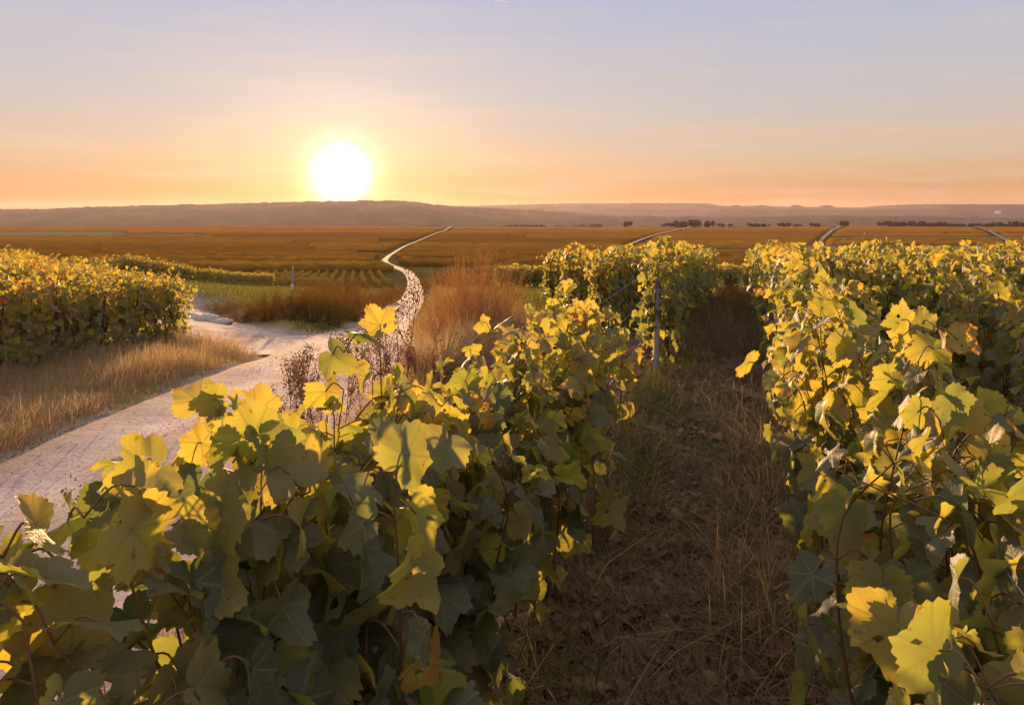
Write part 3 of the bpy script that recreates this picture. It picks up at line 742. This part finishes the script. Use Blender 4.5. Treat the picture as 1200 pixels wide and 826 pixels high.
# trellis wires of the near rows
def wires(c, y0, y1, label):
    mb = MB()
    for z in (.55, .9, 1.15):
        y = np.linspace(y0, y1, 14); x = rowx(c, y)
        tube(mb, np.stack([x, y, ground(x, y)*0+np.interp(y, [y0, y1], [float(ground(rowx(c, y0), y0)), float(ground(rowx(c, y1), y1))])+z-.01*np.sin((y-y0)/(y1-y0)*math.pi)], -1), .0013, 4)
    o = mb.build('trellis_wire', MAT['steel']); o['label'] = label; o['category'] = 'wire'; o['group'] = 'trellis wires'
wires(L_C, .9, 8.0, 'thin steel wires through the short hedge to the bare stake')
wires(.42, .6, 12, 'thin steel wires inside the hedge right of the aisle')
# marker stake by the junction
def marker():
    x, y = at(343, 27), 27.0; z = float(ground(x, y))
    t = thing('marker_stake', (x, y, z), 'thin stake with a white plate among the brown bushes by the junction', 'marker stake')
    a = MB(); tube(a, np.stack([np.full(6, 0), np.full(6, 0), np.linspace(-.1, 1.75, 6)], -1), .022, 7); a.build('stake', MAT['wood'], t)
    b = MB(); s = np.array([(-.05, -.03, .88), (.05, -.03, .88), (.055, -.03, 1.08), (0, -.03, 1.13), (-.055, -.03, 1.08)]); V = np.concatenate([s, s+np.array([0, -.012, 0])])
    b.add(V, [np.array([[0, 1, 2, 3, 4]]), np.array([[9, 8, 7, 6, 5]]), np.array([[i, i+5, (i+1) % 5+5, (i+1) % 5] for i in range(5)])]); b.build('plate', MAT['white'], t, smooth=False)
marker()

# ------------------------------------------------------------------ grass, litter, stones
def blades(name, mat, x, y, h, w, lean, seed, tint_mu=.5, tint_sd=.2, dz=0.0):
    r = np.random.default_rng(seed); n = len(x)
    z = ground(x, y)-.01+dz; az = r.uniform(0, 6.28, n)+0.0; d = np.stack([np.cos(az), np.sin(az), 0*az], -1)
    fa = az+r.normal(math.pi/2, .7, n); sd = np.stack([np.cos(fa), np.sin(fa), 0*fa], -1)
    base = np.stack([x, y, z], -1); rows = []
    for t, ww in ((0, 1), (.38, .9), (.72, .6), (1.0, .08)):
        c = base+np.array([0, 0, 1.0])*(h*(t-.55*np.clip(lean, 0, 1.6)*t*t*.6))[:, None]+d*(h*lean*t**1.7)[:, None]
        rows += [c-sd*(w*ww)[:, None], c+sd*(w*ww)[:, None]]
    V = np.stack(rows, 1); o = (np.arange(n)*8)[:, None, None]
    F = (np.array([[0, 1, 3, 2], [2, 3, 5, 4], [4, 5, 7, 6]])[None]+o).reshape(-1, 4)
    mb = MB(); mb.add(V, F, np.clip(np.repeat(r.normal(tint_mu, tint_sd, n), 8), 0, 1))
    return kind(mb.build(name, MAT[mat]), 'stuff')
def scatter(n, x0, x1, y0, y1, test, clump=1.3, thr=-.15, seed=1, pw=1.0):
    r = np.random.default_rng(seed); y = y0+(y1-y0)*r.random(n)**pw; x = r.uniform(0, 1, n)
    xa = x0(y) if callable(x0) else x0; xb = x1(y) if callable(x1) else x1; x = xa+(xb-xa)*x
    k = (fbm(x*clump, y*clump, seed, 3) > thr+r.normal(0, .12, n)) & test(x, y)
    return x[k], y[k]
yes = lambda x, y: np.ones(len(x), bool)
offroad = lambda x, y: road_mask(x, y) < .35
# left verge
x, y = scatter(52000, lambda y: -8.6+0*y, lambda y: road_x(y)-road_hw(y)-.02, 5.0, 20.5, lambda x, y: (side_dist(x, y) > 1.75), 1.1, -.22, 5, 1.3)
hs = (.14+.30*np.clip(fbm(x*.9, y*.9, 60, 3)+.45, 0, 1))*rng.uniform(.6, 1.35, len(x))*sstep(0, .7, road_x(y)-road_hw(y)-x+.15).clip(.25, 1)
blades('dry_grass', 'drygrass', x, y, hs, rng.uniform(.0022, .0045, len(x)), np.abs(rng.normal(.55, .35, len(x))), 6, .5, .22)
# right verge
x, y = scatter(20000, lambda y: road_x(y)+road_hw(y)-.05, lambda y: road_x(y)+road_hw(y)+np.interp(y, [4, 9, 12], [.75, 1.2, 2.1]), 2.2, 26, yes, 1.2, -.2, 7)
blades('dry_grass', 'drygrass', x, y, rng.uniform(.15, .55, len(x)), rng.uniform(.002, .0045, len(x)), np.abs(rng.normal(.5, .3, len(x))), 8, .42, .2)
# meadow left of the junction, and the grass between road and hedges
x, y = scatter(26000, lambda y: -24+0*y, lambda y: road_x(y)-road_hw(y)-.2, 20, 75, lambda x, y: (side_dist(x, y) > 2.6) & (y > 19+(-3.6-x)*1.0), .4, -.5, 9, 1.4)
blades('meadow_grass', 'greengrass', x, y, rng.uniform(.12, .32, len(x)), rng.uniform(.006, .014, len(x)), np.abs(rng.normal(.4, .3, len(x))), 10, .6, .2)
x, y = scatter(26000, lambda y: road_x(y)+road_hw(y)+.1, lambda y: np.minimum(1.9-.054*(y-8), 6)+1.0, 12, 62, yes, .5, -.4, 11, 1.3)
blades('meadow_grass', 'greengrass', x, y, rng.uniform(.12, .38, len(x)), rng.uniform(.005, .012, len(x)), np.abs(rng.normal(.4, .3, len(x))), 12, .62, .2)
x, y = scatter(9000, 2, 16, 22.5, 45, yes, .5, -.4, 13)
blades('meadow_grass', 'greengrass', x, y, rng.uniform(.12, .3, len(x)), rng.uniform(.008, .014, len(x)), np.abs(rng.normal(.4, .3, len(x))), 14, .6, .2)
# the aisle: trampled stalks, grass tufts, dead leaves
ax0 = lambda y: rowx(L_C, y)-.05; ax1 = lambda y: rowx(.42, y)+.1
x, y = scatter(42000, ax0, ax1, 1.4, 13, yes, 1.6, -.35, 15, 1.5)
blades('aisle_grass', 'aislegrass', x, y, rng.uniform(.04, .17, len(x)), rng.uniform(.0012, .0032, len(x)), np.abs(rng.normal(1.3, .6, len(x))), 16, .42, .22)
x, y = scatter(9000, ax0, ax1, 3.0, 8, yes, 1.6, .12, 17)
blades('aisle_grass', 'aislegrass', x, y, rng.uniform(.07, .20, len(x)), rng.uniform(.002, .004, len(x)), np.abs(rng.normal(.8, .4, len(x))), 18, .62, .16)
x, y = scatter(380, ax0, ax1, 1.5, 9, yes, 1.6, -.4, 121)
blades('aisle_grass', 'drygrass', x, y, rng.uniform(.16, .42, len(x)), rng.uniform(.0014, .0028, len(x)), np.abs(rng.normal(2.0, .6, len(x))), 122, .6, .2)
x, y = scatter(1500, lambda y: rowx(.42, y)-.55, lambda y: rowx(.42, y)+.05, 2.2, 7, yes, 2.2, .05, 19)
blades('aisle_grass', 'drygrass', x, y, rng.uniform(.10, .34, len(x)), rng.uniform(.0012, .0025, len(x)), np.abs(rng.normal(.9, .5, len(x))), 20, .5, .25)
x, y = scatter(7000, lambda y: ax0(y)-.1, lambda y: ax1(y)+.1, 9, 23, yes, 1.6, -.2, 117)
blades('aisle_grass', 'aislegrass', x, y, rng.uniform(.15, .55, len(x)), rng.uniform(.003, .006, len(x)), np.abs(rng.normal(.5, .3, len(x))), 118, .35, .2)
x, y = scatter(5200, ax0, ax1, 1.5, 7.5, yes, 3.1, .08, 119)
blades('aisle_weeds', 'greengrass', x, y, rng.uniform(.04, .14, len(x)), rng.uniform(.004, .009, len(x)), np.abs(rng.normal(.9, .4, len(x))), 120, .3, .2)
for sd_, c_, o0, o1 in ((131, L_C, -.05, .42), (133, .42, -.5, .1)):
    x, y = scatter(5200, lambda y: rowx(c_, y)+o0, lambda y: rowx(c_, y)+o1, 1.5, 9, yes, 2.4, -.05, sd_, 1.3)
    blades('aisle_grass', 'greengrass' if sd_ == 131 else 'aislegrass', x, y, rng.uniform(.08, .30, len(x)), rng.uniform(.002, .0045, len(x)), np.abs(rng.normal(.8, .4, len(x))), sd_+1, .35, .25)
x, y = scatter(12000, lambda y: rowx(.42, y), lambda y: rowx(1.72, y), 1.0, 16, yes, 1.6, -.3, 141)
blades('aisle_grass', 'aislegrass', x, y, rng.uniform(.05, .22, len(x)), rng.uniform(.0015, .0035, len(x)), np.abs(rng.normal(1.1, .6, len(x))), 142, .4, .22)
def litter():
    r = np.random.default_rng(31); n = 9000
    y = 1.3+10*r.random(n)**1.5; x = rowx(L_C, y)-.4+r.random(n)*2.1
    nn = unit(np.stack([r.normal(0, .45, n), r.normal(0, .45, n), np.ones(n)], -1)); tp = unit(r.normal(0, 1, (n, 3)))
    mb = MB(); tp2 = templates(16, 1, 5, 77)
    put_leaves(mb, tp2, np.stack([x, y, ground(x, y)+.012+.02*r.random(n)], -1), nn, tp, .020+.042*r.random(n)**2, r.random(n).astype(np.float32), r)
    kind(mb.build('leaf_litter', MAT['litter']), 'stuff')
litter()
def pebbles(name, x, y, s, mat, seed):
    r = np.random.default_rng(seed); n = len(x)
    o = np.array([(1, 0, 0), (-1, 0, 0), (0, 1, 0), (0, -1, 0), (0, 0, 1), (0, 0, -1)], float)
    f = np.array([(0, 2, 4), (2, 1, 4), (1, 3, 4), (3, 0, 4), (2, 0, 5), (1, 2, 5), (3, 1, 5), (0, 3, 5)])
    V = np.stack([x, y, ground0(x, y)+.02], -1)[:, None]+o[None]*(s[:, None]*r.uniform(.5, 1.1, (n, 6)))[..., None]*np.array([1, 1, .6])
    F = (f[None]+(np.arange(n)*6)[:, None, None]).reshape(-1, 3)
    mb = MB(); mb.add(V, F, np.repeat(r.random(n), 6)); kind(mb.build(name, MAT[mat], smooth=False), 'stuff')
x, y = scatter(7000, lambda y: road_x(y)-road_hw(y)*1.05, lambda y: road_x(y)+road_hw(y)*1.05, 3, 20, yes, 1.5, -.25, 33, 1.4)
pebbles('gravel', x, y, .004+.012*rng.random(len(x))**3, 'rock', 34)

# ------------------------------------------------------------------ weeds, scrub, bushes
def seed_specks(mb, P, s, r, tint):
    n = len(P); a = unit(r.normal(0, 1, (n, 3))); b = unit(np.cross(a, r.normal(0, 1, (n, 3)))); c = np.cross(a, b)
    s = s[:, None]
    V = np.stack([P+a*s, P+b*s*.6, P-a*s, P-b*s*.6, P+c*s*.5], 1)
    F = (np.array([[0, 1, 4], [1, 2, 4], [2, 3, 4], [3, 0, 4], [1, 0, 3], [1, 3, 2]])[None]+(np.arange(n)*5)[:, None, None]).reshape(-1, 3)
    mb.add(V, F, np.repeat(tint, 5))
def weed_meshes(seed, h, branches, clusters, mat='weed', spread=.3, rs=.0042):
    """a dead dock or wild carrot: upright stem, side branches, tight brown seed heads"""
    r = np.random.default_rng(seed); st = MB(); hd = MB()
    t = np.linspace(0, 1, 9); main = np.stack([.05*np.sin(t*3+r.uniform(0, 6)), .05*np.sin(t*2.4+r.uniform(0, 6)), h*t], -1); main -= main[0]
    tube(st, main, np.linspace(rs, rs*.4, 9), 5, .5)
    tips = [main[-1]]
    for b in range(branches):
        k = r.uniform(.35, .95); p = np.array([np.interp(k, t, main[:, q]) for q in range(3)]); az = r.uniform(0, 6.28); l = h*spread*(1.15-k)*r.uniform(.6, 1.3)+.06
        q = np.linspace(0, 1, 5)[:, None]; d = np.array([math.cos(az), math.sin(az), 0])
        br = p+d*l*.55*q**.8+np.array([0, 0, 1])*l*q**1.4; tube(st, br, np.linspace(.0022, .0011, 5), 4, .5); tips.append(br[-1])
        for e in range(2):
            f = r.uniform(.4, .9); tips.append(np.array([np.interp(f, q[:, 0], br[:, z]) for z in range(3)])+r.normal(0, .02, 3))
    for tp in tips:
        n = clusters; P = tp+r.normal(0, 1, (n, 3))*np.array([.014, .014, .022]); seed_specks(hd, P, r.uniform(.0035, .0085, n), r, r.random(n).astype(np.float32))
    return st.mesh('stem', MAT[mat]), hd.mesh('seeds', MAT[mat])
WEEDS = [weed_meshes(700+i, 1.0, 14, 26) for i in range(4)]+[weed_meshes(720+i, 1.0, 4, 22, spread=.09, rs=.0026) for i in range(2)]
def weed(x, y, s, label, group, k):
    t = thing('dry_weed', (x, y, float(ground(x, y))), label, 'weed', group, float(U(0, 6)))
    t.scale = (s, s, s); t.rotation_euler.x = float(U(-.1, .1)); a, b = WEEDS[k]; link('stem', a, t); link('seeds', b, t)
weed(at(128, 2.05), 2.05, 1.06, 'lone dead weed with a brown seed head standing over the near gravel', 'dead weeds along the road', 4)
weed(at(118, 2.3), 2.3, .78, 'shorter dead weed beside the near gravel, behind the big dark leaves', 'dead weeds along the road', 5)
rr = np.random.default_rng(5)
for k in range(12):
    y = rr.uniform(4.2, 6.4); x = at(rr.uniform(352, 470), y)
    weed(x, y, rr.uniform(.95, 1.32), 'brown seeded weed in the thicket between gravel road and short hedge', 'dead weeds along the road', k % 4)
def shrub_meshes(seed, h, w, stems, specks, mat, s0, s1):
    """twiggy bush: many thin stems from one foot, leaf or seed specks along their upper parts"""
    r = np.random.default_rng(seed); st = MB(); lf = MB(); P = []
    for i in range(stems):
        az = r.uniform(0, 6.28); rad = w*math.sqrt(r.random()); hh = h*r.uniform(.6, 1.08)*(1-.35*(rad/w)**2)
        t = np.linspace(0, 1, 6); d = np.array([math.cos(az), math.sin(az), 0])
        p = d*(.12*w+rad*t[:, None]**1.2)+np.array([0, 0, 1])*hh*t[:, None]+.03*np.stack([np.sin(t*7+i), np.cos(t*6+i), 0*t], -1)
        tube(st, p, np.linspace(.005, .0018, 6), 3, r.random())
        m = specks//stems; f = r.uniform(.22, 1.0, m)**.8
        q = np.stack([np.interp(f, t, p[:, z]) for z in range(3)], -1)+r.normal(0, .055*w/.6, (m, 3)); P.append(q)
    P = np.concatenate(P); seed_specks(lf, P, r.uniform(s0, s1, len(P)), r, np.clip(r.normal(.5, .22, len(P)), 0, 1))
    return st.mesh('stems', MAT[mat]), lf.mesh('foliage', MAT[mat])
SCRUB = [shrub_meshes(800+i, 1.62, .50, 80, 5200, 'scrub', .0035, .009) for i in range(3)]
BUSH = [shrub_meshes(820+i, 1.2, .9, 70, 5000, 'bush', .010, .026) for i in range(3)]
def shrub(name, x, y, s, label, cat, group, ms):
    t = thing(name, (x, y, float(ground(x, y))-.03), label, cat, group, float(U(0, 6))); t.scale = s
    link('stems', ms[0], t); link('foliage', ms[1], t)
for k, (px, Y, s) in enumerate(((522, 9.4, .72), (545, 11, .93), (570, 10.6, .86), (588, 12.5, .86), (556, 13.5, .95), (528, 12.5, .84), (506, 10.4, .50))):
    shrub('dry_shrub', at(px, Y), Y, (s, s, s), ['feathery russet shrub beside the road, lowest and nearest of its clump', 'tall feathery russet shrub in the middle of the roadside clump', 'russet shrub on the hedge side of the roadside clump', 'russet shrub closest to the grass before the row ends', 'russet shrub at the back of the roadside clump', 'russet shrub at the back of the clump, hard on the road', 'small russet shrub at the very edge of the gravel road'][k], 'shrub', 'dry shrubs beside the road', SCRUB[k % 3])
for k, (px, Y, s, hz) in enumerate(((285, 27, 1.0, .6), (312, 26.5, 1.1, .8), (338, 26, 1.1, .95), (365, 27, 1.25, 1.1), (392, 29, 1.2, 1.15), (415, 33, 1.2, 1.1), (432, 38, 1.3, 1.05), (400, 36, 1.4, 1.3), (446, 46, 1.3, 1.0), (374, 33, 1.3, 1.2), (455, 56, 1.3, 1.0), (260, 30, .9, .5))):
    shrub('roadside_bush', at(px, Y), Y, (s, s, hz*1.05), 'brown backlit bush on the bank across the chalky junction', 'bush', 'bushes on the junction bank', BUSH[k % 3])
for k, (px, Y, s) in enumerate(((506, 62, 1.0), (515, 54, .9), (525, 46, .8), (538, 40, .7))):
    shrub('roadside_bush', at(px, Y), Y, (s, s, s), 'small golden bush on the right bank of the dipping road', 'bush', 'bushes right of the dipping road', BUSH[k % 3])
for k, (o, y, s) in enumerate(((.35, 12.5, .42), (.85, 14.5, .5), (.4, 16.5, .5), (.9, 18.5, .55), (.55, 20.5, .55))):
    shrub('weedy_bush', rowx(L_C, y)+o, y, (s*.8, s*.8, s), 'dark weedy bush filling the shaded far end of the aisle', 'bush', 'weedy bushes at the far end of the aisle', BUSH[k % 3])
def tuft(x, y, n, h, label, seed):
    r = np.random.default_rng(seed); t = thing('grass_tuft', (x, y, float(ground(x, y))), label, 'grass tuft', 'grass tufts')
    mb = MB(); az = r.uniform(0, 6.28, n); d = np.stack([np.cos(az), np.sin(az), 0*az], -1); L_ = r.uniform(.3, .9, n)[:, None]; hh = (h*r.uniform(.6, 1.1, n))[:, None]
    sd = np.stack([-d[:, 1], d[:, 0], 0*az], -1); rows = []
    for q, w in ((0, .004), (.4, .004), (.75, .0028), (1, .0004)):
        c = d*.05*r.random((n, 1))+d*L_*hh*q**1.8+np.array([0, 0, 1])*hh*(q-.35*q*q*L_); rows += [c-sd*w, c+sd*w]
    V = np.stack(rows, 1); F = (np.array([[0, 1, 3, 2], [2, 3, 5, 4], [4, 5, 7, 6]])[None]+(np.arange(n)*8)[:, None, None]).reshape(-1, 4)
    mb.add(V, F, np.clip(np.repeat(r.normal(.55, .2, n), 8), 0, 1)); mb.build('blades', MAT['drygrass'], t)
tuft(at(520, 7.4), 7.4, 420, .75, 'arching dry grass tuft below the russet shrubs', 1)
tuft(at(545, 8.6), 8.6, 380, .7, 'dry grass tuft between russet shrubs and short hedge', 2)
tuft(at(492, 8.3), 8.3, 300, .6, 'low dry grass tuft at the road edge before the russet shrubs', 3)
# ------------------------------------------------------------------ junction chalk, small stones in the aisle
def boulder(name, x, y, s, label, cat, group, seed, mat='rock'):
    r = np.random.default_rng(seed); u = np.linspace(0, math.pi, 9); v = np.arange(14)*2*math.pi/14
    sp = np.stack([np.outer(np.sin(u), np.cos(v)), np.outer(np.sin(u), np.sin(v)), np.outer(np.cos(u), np.ones(14))], -1).reshape(-1, 3)
    k = 1+.55*fbm(sp[:, 0]*1.6+seed, sp[:, 1]*1.6+sp[:, 2]*1.3, seed, 3); sp = sp*k[:, None]*np.array(s)
    i = np.arange(8)[:, None]*14; j = np.arange(14)[None]; F = np.stack([i+j, i+14+j, i+14+(j+1) % 14, i+(j+1) % 14], -1).reshape(-1, 4)
    mb = MB(); mb.add(sp, F, .6); o = thing(name, (x, y, float(ground(x, y))+s[2]*.25), label, cat, group, float(U(0, 3)), mb.mesh(name, MAT[mat]))
for k, (px, Y, s) in enumerate(((223, 26.3, (.8, .45, .12)), (241, 25.6, (.6, .4, .15)), (258, 24.8, (.45, .35, .12)))):
    boulder('chalk_heap', at(px, Y), Y, s, ['pale chalk heap beside the corner grapevine across the junction', 'rounded pale chalk heap, middle one of the junction bank', 'small chalk heap at the foot of the junction bank'][k], 'chalk heap', 'chalk heaps at the junction', 900+k)
for k, (px, Y, s) in enumerate(((861, 7.35, .018), (873, 7.2, .022))):
    boulder('white_stone', at(px, Y), Y, (s, s, s*1.4), ['small white stone in the dark aisle, nearer the bare stake', 'small white stone in the dark aisle, nearer the right hedge'][k], 'stone', 'white stones in the aisle', 950+k, 'white')

# ------------------------------------------------------------------ trees on the plateau edge, far barns
def crown_mesh(seed, w, h, n, leaf):
    r = np.random.default_rng(seed); mb = MB()
    lobes = np.stack([r.normal(0, w*.42, 9), r.normal(0, w*.35, 9), h*(.45+.4*r.random(9))], -1); lr = r.uniform(.25, .5, 9)*min(w, h)
    k = r.integers(0, 9, n); P = lobes[k]+unit(r.normal(0, 1, (n, 3)))*(lr[k]*r.random(n)**.35)[:, None]; P[:, 2] = np.maximum(P[:, 2], .06*h)
    seed_specks(mb, P, np.full(n, leaf)*r.uniform(.6, 1.3, n), r, r.random(n).astype(np.float32)); return mb.mesh('crown', MAT['tree'])
CROWNS = [crown_mesh(600+i, 14, 9, 900, 1.5) for i in range(4)]
tk = MB(); tube(tk, np.stack([np.zeros(5), np.zeros(5), np.linspace(-2, 4, 5)], -1), np.linspace(.6, .35, 5), 7); TRK = tk.mesh('trunk', MAT['bark'])
def tree(px, Y, sx_, sz, label, group, k):
    x = at(px, Y); t = thing('tree', (x, Y, float(ground0(x, Y))-.3), label, 'tree', group, float(U(0, 6))); t.scale = (sx_, sx_, sz)
    link('trunk', TRK, t); link('crown', CROWNS[k % 4], t)
lst = [(786, 1480, 1.5, .95), (800, 1490, 1.5, 1.25), (815, 1500, 1.5, 1.5), (829, 1510, 1.0, 1.3), (845, 1600, 1.3, .8), (882, 1600, 1.2, .9), (895, 1610, .8, .7), (919, 1600, 1.3, .9), (935, 1610, .8, .6), (957, 1590, 1.2, .8), (989, 1560, 1.0, 1.2), (733, 1500, .9, 1.1)]
for k, (px, Y, a, b) in enumerate(lst):
    tree(px, Y, a, b, 'lone round tree at the plateau edge just right of the straight pale track' if px == 989 else ('lone small tree on the plateau edge left of the hilltop copse' if px == 733 else ('dark tree of the hilltop copse at the head of the curving field track' if px < 840 else 'low dark tree in the broken line along the plateau edge')), 'trees along the plateau edge', k)
rr = np.random.default_rng(9)
for k in range(26):
    px = 1035+k*9+rr.uniform(-4, 4); tree(px, rr.uniform(1550, 1680), rr.uniform(.8, 1.4), rr.uniform(.7, 1.25), 'dark tree in the long treeline at the plateau edge below the pink hills', 'trees along the plateau edge', k)
for k in range(16):
    px = 596+k*7.2+rr.uniform(-3, 3); tree(px, rr.uniform(1850, 2000), rr.uniform(.9, 1.3), rr.uniform(.7, 1.2), 'hazy tree in the dip behind the dark central field', 'trees behind the central field', k)
def barn(px, py, dist, w, label):
    x = at(px, dist); z = EYE-(py-250)/FPX*dist; t = thing('barn', (x, dist, z-12), label, 'barn', 'far white barns')
    b = MB(); h = 9+12; d = w*.4; V = [(-w/2, -d, 0), (w/2, -d, 0), (w/2, d, 0), (-w/2, d, 0), (-w/2, -d, h), (w/2, -d, h), (w/2, d, h), (-w/2, d, h)]
    b.add(V, np.array([[0, 1, 5, 4], [1, 2, 6, 5], [2, 3, 7, 6], [3, 0, 4, 7]])); b.build('wall', MAT['white'], t, smooth=False)
    c = MB(); e = w/2+1; V = [(-e, -d-1, h-.5), (e, -d-1, h-.5), (e, 0, h+6), (-e, 0, h+6), (-e, d+1, h-.5), (e, d+1, h-.5)]
    c.add(V, [np.array([[0, 1, 2, 3], [3, 2, 5, 4]]), np.array([[0, 3, 4], [1, 5, 2]])]); c.build('roof', MAT['rock'], t, smooth=False)
barn(1004, 255.5, 5600, 16, 'tiny white barn in the valley haze beyond the straight pale track')
barn(1169, 249, 6900, 40, 'long white barn on the far wooded slope at the right')

# ------------------------------------------------------------------ contrail
def contrail():
    D = 24000.0; P = [np.array([(px-600)/FPX*D, D, EYE+(250-py)/FPX*D]) for px, py in ((579, 1.2), (586, 1.6), (593, 2.4), (599.5, 3.6))]
    mb = MB(); tube(mb, np.array(P), [5, 16, 18, 6], 8); o = kind(mb.build('sky_contrail', MAT['vapour']), 'structure'); o.visible_shadow = True
m, t = new_mat('vapour'); o_ = N(t, 'ShaderNodeOutputMaterial'); d_ = N(t, 'ShaderNodeBsdfDiffuse', i_Color=(.80, .90, 1.0, 1)); tr_ = N(t, 'ShaderNodeBsdfTranslucent', i_Color=(.80, .90, 1.0, 1)); mx_ = N(t, 'ShaderNodeMixShader', i_0=.5)
t.links.new(d_.outputs[0], mx_.inputs[1]); t.links.new(tr_.outputs[0], mx_.inputs[2]); t.links.new(mx_.outputs[0], o_.inputs[0]); MAT['vapour'] = m
contrail()

# ------------------------------------------------------------------ haze
def haze():
    x0, x1, y0, y1, z0, z1 = -14500, 14500, -400, 12700, -106.0, 152.0
    V = [(x0, y0, z0), (x1, y0, z0), (x1, y1, z0), (x0, y1, z0), (x0, y0, z1), (x1, y0, z1), (x1, y1, z1), (x0, y1, z1)]
    mb = MB(); mb.add(V, np.array([[0, 3, 2, 1], [4, 5, 6, 7], [0, 1, 5, 4], [1, 2, 6, 5], [2, 3, 7, 6], [3, 0, 4, 7]]))
    m, t = new_mat('haze_air'); out = N(t, 'ShaderNodeOutputMaterial')
    v = N(t, 'ShaderNodeVolumePrincipled'); v.inputs['Color'].default_value = (.93, .76, .82, 1); v.inputs['Density'].default_value = HAZE; v.inputs['Anisotropy'].default_value = .42
    t.links.new(v.outputs[0], out.inputs['Volume'])
    kind(mb.build('haze', m, smooth=False), 'stuff')
HAZE = 2.1e-5
haze()
